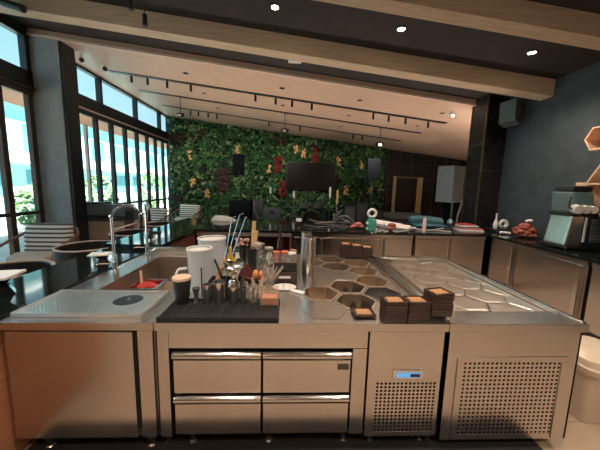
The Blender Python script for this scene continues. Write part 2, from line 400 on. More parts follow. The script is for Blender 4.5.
def bush(x, y, h, r, label, n=500):
    rr = random.Random(int(y * 10)); t = thing('bush', (x, y, 0), label, 'bush')
    MB().tube([(x, y, -.03), (x + .03, y, h * .5)], .05, 6, .03).build('stem', 'brown_wood', t)
    m = MB()
    for i in range(n):
        a, u = rr.uniform(0, 2 * PI), rr.uniform(-1, 1); q = r * rr.uniform(.6, 1)
        c = Vector((x + q * math.cos(a) * math.sqrt(1 - u * u), y + q * math.sin(a) * math.sqrt(1 - u * u), h * .55 + h * .45 * u))
        d = Vector((rr.uniform(-1, 1), rr.uniform(-1, 1), rr.uniform(-1, 1))).normalized() * .12
        e = d.orthogonal().normalized() * .05
        m.add([c - d, c + e, c + d, c - e], [(0, 1, 2, 3)])
    m.build('foliage', 'foliage_out', t)
bush(-8.2, 9.4, 1.5, .6, 'bright green shrub outside, seen low through the left window')
bush(-8.4, 12.9, 2.0, .7, 'bright green shrub outside the second window bay')
bush(-8.3, 17.5, 2.3, .8, 'bright green tall shrub outside the middle of the folding windows')
bush(-8.3, 22.5, 2.0, .8, 'green shrub outside, far end of the folding windows')

# ------------------------------------------------------------------ island: worktops
ZT = .9
def fill_plate(outer, holes, z):
    """flat plate with polygonal holes, filled by constrained triangulation"""
    from mathutils.geometry import delaunay_2d_cdt
    vs = []; es = []; 
    for lp in [outer] + holes:
        o = len(vs); n = len(lp); vs += [Vector(p) for p in lp]; es += [(o + i, o + (i + 1) % n) for i in range(n)]
    rv, re, rf, *_ = delaunay_2d_cdt(vs, es, [], 0, 1e-6)
    def inside(p, poly):
        c = False; j = len(poly) - 1
        for i in range(len(poly)):
            if (poly[i][1] > p[1]) != (poly[j][1] > p[1]) and p[0] < (poly[j][0] - poly[i][0]) * (p[1] - poly[i][1]) / (poly[j][1] - poly[i][1]) + poly[i][0]: c = not c
            j = i
        return c
    fs = []
    for f in rf:
        cx = sum(rv[i][0] for i in f) / len(f); cy = sum(rv[i][1] for i in f) / len(f)
        if inside((cx, cy), outer) and not any(inside((cx, cy), h) for h in holes): fs.append(tuple(f))
    return [(v[0], v[1], z) for v in rv], fs
def plate(mb, outer, holes, z0, z1, skirt=None):
    """slab: top and bottom with holes, outer and hole sides"""
    for z in (z0, z1): mb.add(*fill_plate(outer, holes, z))
    for lp in [outer] + holes:
        n = len(lp)
        mb.add([(x, y, z0) for x, y in lp] + [(x, y, z1) for x, y in lp], [(i, (i + 1) % n, n + (i + 1) % n, n + i) for i in range(n)])
    return mb

YF, YB = 1.555, 3.27
XL, XM, XR, XE = -1.64, -.765, .985, 1.872
# --- sink worktop
t = thing('sink_worktop', (-1.2, 2.4, .845), 'stainless steel sink worktop at the left end of the island', 'worktop')
so = [(XL, YF), (XM - .004, YF), (XM - .004, YB), (XL, YB)]
sk = [(-1.41, 2.03), (-.875, 2.03), (-.875, 3.06), (-1.41, 3.06)]
plate(MB(), so, [sk], ZT - .05, ZT).build('worktop', 'steel_top', t, bevel=.003)
m = MB(); x0, x1, y0, y1 = -1.41, -.875, 2.03, 3.06
m.add([(x0, y0, .895), (x1, y0, .895), (x1, y1, .895), (x0, y1, .895), (x0 + .03, y0 + .03, .63), (x1 - .03, y0 + .03, .63), (x1 - .03, y1 - .03, .63), (x0 + .03, y1 - .03, .63)],
      [(0, 4, 5, 1), (1, 5, 6, 2), (2, 6, 7, 3), (3, 7, 4, 0), (4, 7, 6, 5)])
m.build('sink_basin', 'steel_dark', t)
m = MB().lathe([(.045, 0), (.045, .006), (.03, .004), (0, .004)], (-1.14, 2.5, .63), 20); m.build('drain', 'chrome', t, smooth=True)
MB().box(XL, XM - .004, YB - .05, YB + .03, ZT, ZT + .06).build('upstand', 'steel_top', t, bevel=.006)
# perforated drainer tray, glass rinser
t = thing('drainer_tray', (-1.3, 1.8, .9), 'perforated raised steel drainer tray with a round black glass rinser', 'tray')
tx0, tx1, ty0, ty1 = -1.60, -.88, 1.63, 1.985
holes = []
circ = [(-1.06 + .09 * math.cos(2 * PI * i / 24), 1.835 + .09 * math.sin(2 * PI * i / 24)) for i in range(24)]
gx = []
for i in range(17):
    for j in range(11):
        cx = tx0 + .05 + i * .024; cy = ty0 + .04 + j * .027
        if (i, j): gx.append([(cx - .005, cy - .005), (cx + .005, cy - .005), (cx + .005, cy + .005), (cx - .005, cy + .005)])
plate(MB(), [(tx0, ty0), (tx1, ty0), (tx1 , ty1), (tx0, ty1)], gx + [circ], .915, .919).build('perforated_plate', 'tray_steel', t)
fr = MB()
for a in ((tx0 - .015, tx1 + .015, ty0 - .015, ty0), (tx0 - .015, tx1 + .015, ty1, ty1 + .015), (tx0 - .015, tx0, ty0, ty1), (tx1, tx1 + .015, ty0, ty1)): fr.box(*a, .9005, .926)
fr.build('rim', 'tray_steel', t, bevel=.004)
MB().box(tx0, tx1, ty0, ty1, .9005, .905).build('drip_base', 'steel_dark', t)
r = MB().lathe([(.089, 0), (.089, .012), (.075, .013), (.03, .008), (0, .008)], (-1.06, 1.835, .906), 28).build('glass_rinser', 'black', t, smooth=True)
q = MB()
for k in range(3): q.rbox((-1.06, 1.835, .921), (.035, .006, .005), k * PI / 3)
q.lathe([(.008, 0), (.008, .02), (0, .022)], (-1.06, 1.835, .914), 10); q.build('rinser_nozzle', 'chrome', r)

# --- centre worktop with hexagonal wells
HR = .151
wells = [(.25, 2.03), (.493, 1.885), (.493, 2.175), (.493, 2.755), (.493, 3.045), (.737, 2.03), (.737, 2.32), (.737, 2.61), (.737, 2.90), (.25, 2.90)]
lids = [(.25, 1.74), (.493, 2.465)]
t = thing('prep_worktop', (.1, 2.4, .845), 'stainless steel centre worktop with hexagonal ice wells', 'worktop', None)
oo = [(XM, YF), (XR, YF), (XR, YB), (XM, YB)]
chan = [(.925, 1.75), (.978, 1.75), (.978, 3.16), (.925, 3.16)]
plate(MB(), oo, [hexa(x, y, HR) for x, y in wells] + [chan], ZT - .05, ZT).build('worktop', 'steel_top', t, bevel=.0015)
for k, (x, y) in enumerate(wells):
    m = MB(); a = hexa(x, y, HR - .001); b_ = hexa(x, y, HR - .007); bt = hexa(x, y, HR - .012); rim = hexa(x, y, HR + .006)
    rings = [(rim, .9005), (rim, .904), (b_, .904), (bt, .76)]
    vs = [(p[0], p[1], z) for R_, z in rings for p in R_]
    fs = [(j * 6 + i, j * 6 + (i + 1) % 6, (j + 1) * 6 + (i + 1) % 6, (j + 1) * 6 + i) for j in range(3) for i in range(6)] + [tuple(18 + i for i in range(6))]
    w_ = m.add(vs, fs).build('hexagonal_well', 'well_steel' if k != 5 else 'steel_bright', t)  # one well gets brighter steel: the light on it is put into its colour
for x, y in lids:
    MB().prism(hexa(x, y, HR - .003), .9005, .904).build('hexagonal_lid', 'steel_top', t, bevel=.002)
MB().box(.925, .978, 1.75, 3.16, .80, .845).build('channel_floor', 'steel_dark', t)
MB().box(.905, .917, 1.72, 3.2, .9005, .912).build('channel_edge', 'steel_bright', t, bevel=.003)

# --- right display top
t = thing('chilled_display_top', (1.43, 2.4, .845), 'steel top of the right island unit with sunken hexagonal lids', 'worktop')
oo = [(XR + .004, YF), (XE, YF), (XE, YB), (XR + .004, YB)]
pit = [(1.075, 1.74), (1.83, 1.74), (1.83, 3.12), (1.075, 3.12)]
plate(MB(), oo, [pit], ZT - .05, ZT).build('worktop', 'steel_top', t, bevel=.002)
m = MB()
m.box(1.06, 1.075, 1.725, 3.135, .9005, .914); m.box(1.83, 1.845, 1.725, 3.135, .9005, .914)
m.box(1.075, 1.83, 3.12, 3.135, .9005, .914); m.box(1.845, XE, YF + .02, YB, .9005, .907)
m.build('raised_rim', 'steel_bright', t, bevel=.004)
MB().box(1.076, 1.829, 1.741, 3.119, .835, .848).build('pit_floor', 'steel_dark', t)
m = MB().box(1.0, 1.03, 1.62, 3.2, .9005, .92); m.build('guide_rail', 'steel_bright', t, bevel=.004)
def clip(poly, x0, x1, y0, y1):
    def cut(P, f, g):
        out = []
        for i in range(len(P)):
            a, b = P[i], P[(i + 1) % len(P)]; fa, fb = f(a), f(b)
            if fa >= 0: out.append(a)
            if fa * fb < 0:
                k = fa / (fa - fb); out.append((a[0] + (b[0] - a[0]) * k, a[1] + (b[1] - a[1]) * k))
        return out
    for f in (lambda p: p[0] - x0, lambda p: x1 - p[0], lambda p: p[1] - y0, lambda p: y1 - p[1]):
        poly = cut(poly, f, None)
        if len(poly) < 3: return []
    return poly
for c in range(5):
    for r_ in range(7):
        cx = 1.10 + c * .237; cy = 1.80 + r_ * .274 + (.137 if c % 2 else 0)
        p = clip(hexa(cx, cy, .1555), 1.082, 1.823, 1.748, 3.112)
        if len(p) < 3: continue
        ar = abs(sum(p[i][0] * p[(i + 1) % len(p)][1] - p[(i + 1) % len(p)][0] * p[i][1] for i in range(len(p)))) / 2
        if ar < .012: continue
        gx_ = sum(q[0] for q in p) / len(p); gy_ = sum(q[1] for q in p) / len(p)
        n = len(p); ins = [(gx_ + (q[0] - gx_) * .8, gy_ + (q[1] - gy_) * .8) for q in p]
        vs = [(q[0], q[1], .86) for q in p] + [(q[0], q[1], .874) for q in p] + [(q[0], q[1], .877) for q in ins]
        fs = [(i, (i + 1) % n, n + (i + 1) % n, n + i) for i in range(n)] + [(n + i, n + (i + 1) % n, 2 * n + (i + 1) % n, 2 * n + i) for i in range(n)] + [tuple(2 * n + i for i in range(n)), tuple(range(n))[::-1]]
        MB().add(vs, fs).build('hexagonal_lid', 'lidsteel', t)

# ------------------------------------------------------------------ island: cabinets below
def foot(x, y, parent, h=.13, splay=0):
    MB().lathe([(.028, 0), (.028, .012), (.016, .02), (.019, h)], (x, y, 0), 12).build('leg', 'steel', parent, smooth=True)
# left cabinet
t = thing('sink_cabinet', (-1.2, 2.3, 0), 'steel sink cabinet with one big door at the left end of the island', 'cabinet')
MB().shell(XL + .012, -.782, 1.60, 3.2, .13, .845).build('body', 'steel', t, bevel=.003)
MB().box(XL + .02, -.90, 1.572, 1.598, .14, .835).build('door', 'steel', t, bevel=.004)
MB().box(-.90, -.875, 1.58, 1.599, .2, .825).build('handle_recess', 'void', t)
MB().box(-.873, -.785, 1.574, 1.599, .14, .843).build('side_stile', 'steel', t, bevel=.003)
for x, y in ((-1.5, 1.66), (-.86, 1.66), (-1.5, 3.1), (-.86, 3.1)):
    MB().lathe([(.03, 0), (.03, .01), (.02, .02), (.045, .13)], (x, y, 0), 12).build('leg', 'steel', t, smooth=True)
# drawer unit
t = thing('drawer_unit', (-.15, 2.3, 0), 'steel island unit with four wide drawers in two columns', 'drawer unit')
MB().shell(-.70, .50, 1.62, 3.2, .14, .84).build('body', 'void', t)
MB().box(-.762, -.695, 1.575, 1.64, .14, .848).box(-.762, -.70, 1.64, 3.2, .14, .848).build('corner_post', 'steel', t, bevel=.003)
MB().box(-.695, .50, 1.578, 1.618, .728, .848).build('apron', 'steel', t, bevel=.003)
MB().box(.412, .50, 1.58, 1.618, .14, .726).build('filler_panel', 'steel', t, bevel=.002)
for cx0, cx1 in ((-.672, -.148), (-.135, .400)):
    for z0, z1 in ((.435, .715), (.155, .425)):
        d = MB().box(cx0, cx1, 1.575, 1.60, z0, z1 - .062).build('drawer', 'steel', t, bevel=.003)
        hm = MB(); 
        prof = [(1.60, z1 - .055), (1.572, z1 - .055), (1.556, z1 - .045), (1.552, z1 - .028), (1.560, z1 - .012), (1.575, z1 - .006), (1.60, z1 - .006)]
        n = len(prof); vs = [(cx0, y, z) for y, z in prof] + [(cx1, y, z) for y, z in prof]
        hm.add(vs, [(i, (i + 1) % n, n + (i + 1) % n, n + i) for i in range(n)] + [tuple(range(n)), tuple(range(n, 2 * n))])
        hm.build('handle', 'steel_bright', d, smooth=True, angle=50)
        if cx0 > -.2 and z0 > .4:
            MB().rbox((.355, 1.573, .61), (.07, .003, .036)).build('badge', 'logo_grey', d)
for x, y in ((-.6, 1.68), (-.1, 1.68), (.4, 1.68), (-.6, 3.1), (.4, 3.1)): foot(x, y, t)

def perforated(mb, x0, x1, z0, z1, nx, nz, y, r):
    """plate in the XZ plane with a grid of octagonal holes"""
    dx = (x1 - x0) / nx; dz = (z1 - z0) / nz
    for i in range(nx):
        for j in range(nz):
            cx = x0 + dx * (i + .5); cz = z0 + dz * (j + .5)
            o8 = [(cx + dx / 2 * a, cz + dz / 2 * b) for a, b in ((1, 0), (1, 1), (0, 1), (-1, 1), (-1, 0), (-1, -1), (0, -1), (1, -1))]
            i8 = [(cx + r * math.cos(k * PI / 4), cz + r * math.sin(k * PI / 4)) for k in range(8)]
            vs = [(p[0], y, p[1]) for p in o8] + [(p[0], y, p[1]) for p in i8] + [(p[0], y + .006, p[1]) for p in i8]
            mb.add(vs, [(k, (k + 1) % 8, 8 + (k + 1) % 8, 8 + k) for k in range(8)] + [(8 + k, 8 + (k + 1) % 8, 16 + (k + 1) % 8, 16 + k) for k in range(8)])
    return mb
# compressor cabinet
t = thing('compressor_cabinet', (.74, 2.3, 0), 'steel island unit with a small digital display above a square vent grille', 'cabinet')
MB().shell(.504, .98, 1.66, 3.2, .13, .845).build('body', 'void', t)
m = MB()
X0, X1, Z0, Z1 = .512, .975, .125, .838
gx0, gx1, gz0, gz1 = .565, .955, .155, .505
y = 1.577
m.box(X0, gx0, y, y + .02, Z0, Z1); m.box(gx1, X1, y, y + .02, Z0, Z1); m.box(gx0, gx1, y, y + .02, gz1, Z1); m.box(gx0, gx1, y, y + .02, Z0, gz0)
pn = m.build('door', 'steel', t)
perforated(MB(), gx0, gx1, gz0, gz1, 15, 14, y + .001, .0085).build('vent_grille', 'steel', pn)
dp = MB().rbox((.765, 1.573, .558), (.2, .01, .062)).build('display_bezel', 'steel_bright', pn, bevel=.014, seg=4)
MB().rbox((.765, 1.566, .558), (.15, .006, .032)).build('display_screen', 'display', dp, bevel=.004)
MB().rbox((.805, 1.5625, .558), (.06, .002, .02)).build('display_label', 'black', dp)
for x, yy in ((.58, 1.68), (.92, 1.68), (.58, 3.1), (.92, 3.1)): foot(x, yy, t, .125)
# right vented unit
t = thing('vented_cabinet', (1.43, 2.3, 0), 'steel island unit at the right end with a large perforated vent panel', 'cabinet')
X0, X1, Z0, Z1 = .998, 1.86, .09, .85
MB().shell(X0 + .01, X1 - .005, 1.66, 3.2, .10, .828).build('body', 'steel_dark', t)
m = MB(); gx0, gx1, gz0, gz1 = 1.115, 1.755, .125, .64
y = 1.578
m.box(X0, gx0, y, y + .02, Z0, Z1); m.box(gx1, X1, y, y + .02, Z0, Z1); m.box(gx0, gx1, y, y + .02, gz1, Z1); m.box(gx0, gx1, y, y + .02, Z0, gz0)
m.box(X0, X0 + .012, y, 3.2, Z0, Z1); m.box(X1 - .012, X1, y, 3.2, Z0, Z1)
pn = m.build('front_panel', 'steel', t)
m = MB()
for a in ((gx0 - .04, gx1 + .04, gz1, gz1 + .035), (gx0 - .04, gx0, gz0 - .03, gz1), (gx1, gx1 + .04, gz0 - .03, gz1)): m.box(a[0], a[1], y - .006, y, a[2], a[3])
m.build('vent_frame', 'steel', pn, bevel=.002)
perforated(MB(), gx0, gx1, gz0, gz1, 22, 18, y + .001, .0085).build('vent_grille', 'steel', pn)
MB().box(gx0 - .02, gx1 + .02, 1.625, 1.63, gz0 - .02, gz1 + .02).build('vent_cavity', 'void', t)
for x, yy in ((1.06, 1.68), (1.78, 1.68), (1.06, 3.1), (1.78, 3.1)):
    MB().add([(x - .02, yy - .02, 0), (x + .02, yy - .02, 0), (x + .02, yy + .02, 0), (x - .02, yy + .02, 0), (x - .045, yy - .03, .1), (x + .045, yy - .03, .1), (x + .045, yy + .03, .1), (x - .045, yy + .03, .1)],
             [(3, 2, 1, 0), (4, 5, 6, 7), (0, 1, 5, 4), (1, 2, 6, 5), (2, 3, 7, 6), (3, 0, 4, 7)]).build('leg', 'steel', t)

# ------------------------------------------------------------------ surrounding bar
ZB = .97
t = thing('bar_counter', (0, 5, 0), 'glossy black stone bar top running round three sides behind the island', 'bar counter')
poly = [(-2.18, 3.34), (-1.50, 3.34), (-1.50, 4.58), (3.43, 4.58), (3.43, 1.0), (RX - .01, 1.0), (RX - .01, 5.38), (3.70, 5.38), (3.70, 6.1), (-2.18, 6.1)]
plate(MB(), poly, [], ZB - .04, ZB).build('stone_top', 'black_gloss', t, bevel=.004)
ZL = .912
MB().box(-2.2, -1.645, .6, 3.338, ZL - .04, ZL).build('stone_top', 'black_gloss', t, bevel=.003)
MB().box(-2.12, -1.66, .65, 3.34, 0, ZL - .04).box(-2.12, -1.56, 3.34, 6.0, 0, ZB - .04).build('base_panel', 'black_gloss', t)
MB().box(-1.56, -1.53, 3.34, 4.62, .05, ZB - .045).build('inner_panel', 'brown_wood', t)
MB().box(-1.66, -1.648, .65, 3.3, .02, .87).build('side_panel', 'orange_wood', t)
# back bar: open shelf unit + steel door units
def door_unit(name, label, x0, x1, y, doors, shelf=False):
    t = thing(name, ((x0 + x1) / 2, y + .3, 0), label, 'cabinet', 'steel cabinets under the back bar')
    if shelf:
        m = MB(); m.box(x0, x1, y + .62, y + .64, .1, .925); m.box(x0, x0 + .03, y, y + .62, .1, .925); m.box(x1 - .03, x1, y, y + .62, .1, .925); m.box(x0, x1, y, y + .62, .1, .13)
        m.build('body', 'brown_wood', t)
        MB().box(x0 + .03, x1 - .03, y + .02, y + .6, .5, .52).build('shelf', 'brown_wood', t)
        MB().box(x0, x1, y - .01, y + .02, .865, .925).build('steel_strip', 'tray_steel', t)
        return t
    MB().box(x0, x1, y + .025, y + .64, .1, .928).build('body', 'steel', t)
    MB().box(x0, x1, y + .0, y + .025, .87, .928).build('top_rail', 'steel', t, bevel=.002)
    w = (x1 - x0) / doors
    for i in range(doors):
        d = MB().box(x0 + i * w + .012, x0 + (i + 1) * w - .012, y, y + .024, .14, .86).build('door', 'steel', t, bevel=.004)
        hx = x0 + (i + 1) * w - .05 if i % 2 == 0 else x0 + i * w + .03
        MB().box(hx, hx + .018, y - .016, y, .6, .84).build('handle', 'steel_bright', d, bevel=.003)
    for x in (x0 + .05, x1 - .05): MB().box(x - .02, x + .02, y + .06, y + .1, 0, .1).build('leg', 'steel', t)
door_unit('open_shelf_unit', 'dark open shelf unit with bright steel strip, left part of the back bar', -1.50, .06, 4.61, 1, True)
door_unit('back_bar_cabinet', 'steel back bar cabinet directly behind the hexagonal wells', .09, 2.13, 4.61, 4)
door_unit('back_bar_cabinet', 'steel back bar cabinet in the right corner of the bar', 2.17, 3.40, 4.61, 2)
# right run of fridges, fronts face -X
def side_unit(y0, y1, label, hy, gap=True):
    t = thing('under_bar_fridge', (3.8, (y0 + y1) / 2, 0), label, 'fridge', 'steel fridges under the right bar')
    MB().box(3.50, RX - .02, y0 + .005, y1 - .005, .12, .928).build('body', 'steel', t)
    MB().box(3.475, 3.50, y0 + .005, y1 - .005, .875, .928).build('top_rail', 'steel', t, bevel=.002)
    d = MB().box(3.462, 3.498, y0 + .03, y1 - .03, .2, .868).build('door', 'steel', t, bevel=.004)
    h = MB().box(3.44, 3.462, hy, hy + .05, .22, .86).build('handle', 'steel_bright', d, bevel=.005)
    MB().lathe([(.012, 0), (.012, .02), (.0, .02)], (3.435, hy + .025, .52), 10).build('lock', 'chrome', d)
    MB().box(3.49, RX - .05, y0 + .02, y1 - .02, 0, .12).build('plinth', 'black', t)
side_unit(4.05, 4.58, 'steel fridge door in the back right corner under the bar', 4.08)
side_unit(3.02, 4.03, 'wide steel fridge under the right bar, middle one', 3.06)
side_unit(2.0, 2.98, 'steel fridge under the right bar, nearest the viewer and cut by the frame', 2.04)
side_unit(1.02, 1.96, 'steel fridge under the right bar, outside the picture', 1.06)

# bar stools on the far side of the left bar
def stool():
    t = local('bar_stool', '', 'bar stool', 'round black bar stools along the left bar')
    MB().lathe([(.30, .66), (.34, .70), (.345, .87), (.33, .885), (.315, .87), (.31, .76), (.0, .75)], (0, 0, 0), 36).build('tub_seat', 'black_leather', t, smooth=True)
    n = 28; m = MB()
    m.tube(arc((0, 0, .886), .335, 0, 360, 36, 'xy'), .011, 8); m.build('rim', 'rail_pale', t, smooth=True)
    MB().lathe([(.035, .03), (.035, .66), (.0, .66)], (0, 0, 0), 16).build('pole', 'chrome', t, smooth=True)
    MB().lathe([(.24, 0), (.24, .015), (.06, .035), (.035, .05)], (0, 0, 0), 28).build('base', 'chrome', t, smooth=True)
    return t
st = stool()
for k, (x, y, l) in enumerate(((-2.54, 2.55, 'round black tub bar stool, nearest one, in front of the striped armchair'),
                             (-2.54, 3.6, 'round black tub bar stool with pale rim, second from the viewer'),
                             (-2.54, 4.65, 'round black tub bar stool behind the spring faucet arch'),
                             (-2.54, 5.7, 'round black tub bar stool, farthest along the left bar'))):
    if k == 0: place(st, (x, y, 0)); st['label'] = l
    else: dup(st, (x, y, 0), 0, l)

# ------------------------------------------------------------------ faucets on the sink ledge
def faucet(x, y, dx, dy, top, reach, label):
    t = thing('faucet', (x, y, .9), label, 'faucet', 'pull-down spring faucets')
    MB().lathe([(.03, 0), (.03, .02), (.022, .03), (.022, .10), (.014, .11)], (x, y, .9), 16).build('base', 'chrome', t, smooth=True)
    post = [(x, y, 1.0), (x, y, top - reach / 2)]
    MB().tube(post, .013, 10).build('post', 'chrome', t, smooth=True)
    a = arc((x + dx * reach / 2, y + dy * reach / 2, top - reach / 2), reach / 2, 180, 8, 22, 'd', (dx, dy))
    MB().tube(a, .006, 8).build('hose', 'cable', t)
    sp = []; n = 26 * 10; L = len(a) - 1
    for i in range(n + 1):
        u = i / n * L; k = min(int(u), L - 1); f = u - k
        p = Vector(a[k]).lerp(Vector(a[k + 1]), f); d = (Vector(a[k + 1]) - Vector(a[k])).normalized()
        s1 = Vector((-dy, dx, 0)); s2 = d.cross(s1); ph = i / 10 * 2 * PI
        sp.append(p + (s1 * math.cos(ph) + s2 * math.sin(ph)) * .012)
    MB().tube(sp, .0025, 5).build('spring', 'chrome', t)
    e = a[-1]
    MB().lathe([(.012, 0), (.016, -.03), (.016, -.08), (.022, -.1), (.02, -.115), (0, -.115)], (e[0], e[1], e[2]), 14).build('spray_head', 'black' if dx > .5 else 'chrome', t, smooth=True)
    MB().tube([(x, y, top - reach / 2 - .1), (e[0], e[1], e[2] - .05)], .005, 6).build('support_arm', 'chrome', t)
    l = MB().tube([(x, y, .95), (x + .055, y - .01, .955), (x + .085, y - .01, .99)], .009, 8).build('lever', 'chrome', t, smooth=True)
    MB().tube([(x, y, .99), (x - .1, y - .05, 1.0), (x - .12, y - .06, .99)], .007, 8).build('filler_spout', 'chrome', t, smooth=True)
faucet(-1.52, 2.46, .93, .36, 1.50, .22, 'chrome spring arch faucet nearer the drainer tray')
faucet(-1.56, 3.12, .6, -.8, 1.48, .16, 'chrome spring faucet at the far end of the sink')

# ------------------------------------------------------------------ things on the sink side
# square pan in the sink with a red cloth
t = thing('square_pan', (-1.25, 2.46, .63), 'small square steel pan standing inside the sink', 'pan')
m = MB(); x0, x1, y0, y1 = -1.36, -1.14, 2.36, 2.58
m.add([(x0, y0, .80), (x1, y0, .80), (x1, y1, .80), (x0, y1, .80), (x0 + .02, y0 + .02, .635), (x1 - .02, y0 + .02, .635), (x1 - .02, y1 - .02, .635), (x0 + .02, y1 - .02, .635)], [(0, 4, 5, 1), (1, 5, 6, 2), (2, 6, 7, 3), (3, 7, 4, 0), (4, 7, 6, 5)])
m.build('pan_body', 'steel', t)
m = MB()
for a in ((x0 - .02, x1 + .02, y0 - .02, y0), (x0 - .02, x1 + .02, y1, y1 + .02), (x0 - .02, x0, y0, y1), (x1, x1 + .02, y0, y1)): m.box(*a, .798, .804)
m.build('pan_rim', 'steel_bright', t)
m = MB(); rr = random.Random(3)
for i in range(9): m.ball((-1.25 + rr.uniform(-.05, .06), 2.47 + rr.uniform(-.05, .05), .76 + rr.uniform(0, .035)), .042, 10, 7, (1.3, 1, .6))
m.box(-1.31, -1.2, 2.41, 2.53, .636, .74)
tag(m.build('red_cloth', 'red_cloth', loc=(-1.25, 2.46, .64), smooth=True, angle=60), 'crumpled red cloth in the square pan in the sink', 'cloth')
t = tag(MB().tube([(-1.30, 2.47, .80), (-1.31, 2.48, .92)], .011, 8).build('brush_handle', 'light_wood', loc=(-1.3, 2.47, .8)), 'short pale wooden handle standing in the square pan with the red cloth', 'brush')

def slab_stand(x, y, s, rz, label):
    t = thing('menu_stand', (x, y, ZL + .001), label, 'stand', 'faceted dark stands on the left bar')
    vs = []; fs = []
    prof = [(.10, .0), (.055, .075), (.1, .125)]
    k = 6
    for r_, z in prof:
        for i in range(k):
            a = rz + 2 * PI * i / k; vs.append((x + r_ * s * math.cos(a), y + r_ * s * math.sin(a), ZL + .001 + z * s))
    for j in range(2):
        for i in range(k): fs.append((j * k + i, j * k + (i + 1) % k, (j + 1) * k + (i + 1) % k, (j + 1) * k + i))
    fs += [tuple(range(k))[::-1], tuple(2 * k + i for i in range(k))]
    MB().add(vs, fs).build('faceted_foot', 'black_gloss', t)
    MB().rbox((x - .01, y, ZL + .134 * s), (.25 * s, .2 * s, .018 * s), rz * .3 + .15).build('pale_slab', 'white', t, bevel=.003)
slab_stand(-1.99, 1.93, 1.0, .2, 'pale slab on a faceted dark foot, cut by the left edge of the frame')
slab_stand(-1.80, 2.72, .7, .4, 'small pale slab on a faceted dark foot beside the spring faucet')
t = thing('bar_tap', (-1.72, 3.62, .97), 'small black lever tap on the left bar behind the faucets', 'tap')
MB().lathe([(.03, 0), (.03, .015), (.014, .02), (.014, .08)], (-1.72, 3.62, .97), 12).build('base', 'white', t, smooth=True)
MB().rbox((-1.72, 3.62, 1.07), (.17, .04, .035), .3, 0, .15).rbox((-1.76, 3.6, 1.03), (.05, .04, .08), .3, 0, .5).build('lever', 'black', t, bevel=.006)

# ------------------------------------------------------------------ bar mat and bartender's tools
t = thing('bar_mat', (-.41, 1.69, .9), 'long black rubber bar mat along the front edge of the island', 'bar mat')
MB().box(-.76, -.045, 1.575, 1.86, .9006, .915).build('mat_base', 'black_matte', t, bevel=.004)
m = MB()
for i in range(34): m.box(-.75 + i * .0207, -.744 + i * .0207, 1.585, 1.85, .915, .921)
for a in ((-.76, -.045, 1.575, 1.582), (-.76, -.045, 1.853, 1.86)): m.box(*a, .915, .924)
m.build('mat_ribs', 'black_matte', t)
ZM = .922
def lathed(name, prof, x, y, z, mat, label, cat, group=None, n=24):
    return tag(MB().lathe(prof, (x, y, z), n).build(name, mat, loc=(x, y, z), smooth=True), label, cat, group)
def cup(rb, rt, h, w=.004): return [(0, .0), (rb, 0), (rt, h), (rt - w, h), (rb - w, .01), (0, .01)]
t = thing('travel_tumbler', (-.69, 1.80, ZM), 'matte black tumbler with a round wooden lid at the left end of the bar mat', 'tumbler')
MB().lathe([(.04, 0), (.042, .01), (.057, .155), (.055, .16), (0, .16)], (-.69, 1.80, ZM), 28).build('body', 'black', t, smooth=True)
MB().lathe([(.059, .157), (.061, .165), (.059, .175), (0, .177)], (-.69, 1.80, ZM), 28).build('lid', 'tan_wood', t, smooth=True)
lathed('jigger', [(0, 0), (.024, 0), (.012, .045), (.026, .1), (.023, .1), (.009, .05), (0, .05)], -.60, 1.80, ZM, 'steel_bright', 'small steel jigger beside the black tumbler', 'jigger')
lathed('steel_cup', cup(.026, .032, .125), -.525, 1.80, ZM, 'steel_bright', 'narrow steel cup, second metal vessel from the black tumbler', 'cup')
lathed('shaker_tin', cup(.033, .043, .145), -.447, 1.80, ZM, 'steel_bright', 'wide steel shaker tin left of the cobbler shaker', 'shaker tin')
t = thing('cobbler_shaker', (-.352, 1.80, ZM), 'steel cobbler shaker with narrowed neck on the bar mat', 'cocktail shaker')
MB().lathe([(0, 0), (.033, 0), (.041, .11), (.041, .135), (.02, .165), (0, .165)], (-.352, 1.80, ZM), 28).build('tin', 'steel_bright', t, smooth=True)
MB().lathe([(.023, .163), (.026, .17), (.026, .198), (.02, .206), (0, .207)], (-.352, 1.80, ZM), 24).build('cap', 'steel_bright', t, smooth=True)
lathed('steel_cup', cup(.02, .025, .105), -.288, 1.80, ZM, 'steel_bright', 'slim steel jigger cup just right of the cobbler shaker', 'cup')
lathed('mixing_glass', cup(.036, .042, .105), -.225, 1.81, ZM, 'clear', 'clear glass full of small sticks on the bar mat', 'glass')
m = MB(); rr = random.Random(5)
for i in range(12):
    a = rr.uniform(0, 2 * PI); m.tube([(-.225 + .02 * math.cos(a), 1.81 + .02 * math.sin(a), ZM + .012), (-.225 + .05 * math.cos(a), 1.81 + .05 * math.sin(a), ZM + rr.uniform(.12, .17))], .003, 5)
tag(m.build('cocktail_sticks', 'clay', loc=(-.225, 1.81, ZM)), 'bunch of pale cocktail sticks in the clear glass on the bar mat', 'sticks', None, 'stuff')
t = thing('acrylic_box', (-.115, 1.80, ZM), 'clear acrylic box holding orange paper at the right end of the mat', 'box')
m = MB(); x0, x1, y0, y1 = -.175, -.055, 1.755, 1.85
for a in ((x0, x1, y0, y0 + .003), (x0, x1, y1 - .003, y1), (x0, x0 + .003, y0 + .003, y1 - .003), (x1 - .003, x1, y0 + .003, y1 - .003)): m.box(*a, ZM, ZM + .105)
m.box(x0, x1, y0, y1, ZM - .0005, ZM + .003); m.build('box_walls', 'acryl', t)
m = MB()
for k in range(8): m.rbox((-.115, 1.802, ZM + .007 + k * .0055), (.1, .08, .004), .02 * (k % 3))
tag(m.build('paper_slips', 'orange_paper', loc=(-.115, 1.8, ZM + .004)), 'pad of orange paper slips inside the clear acrylic box', 'paper')
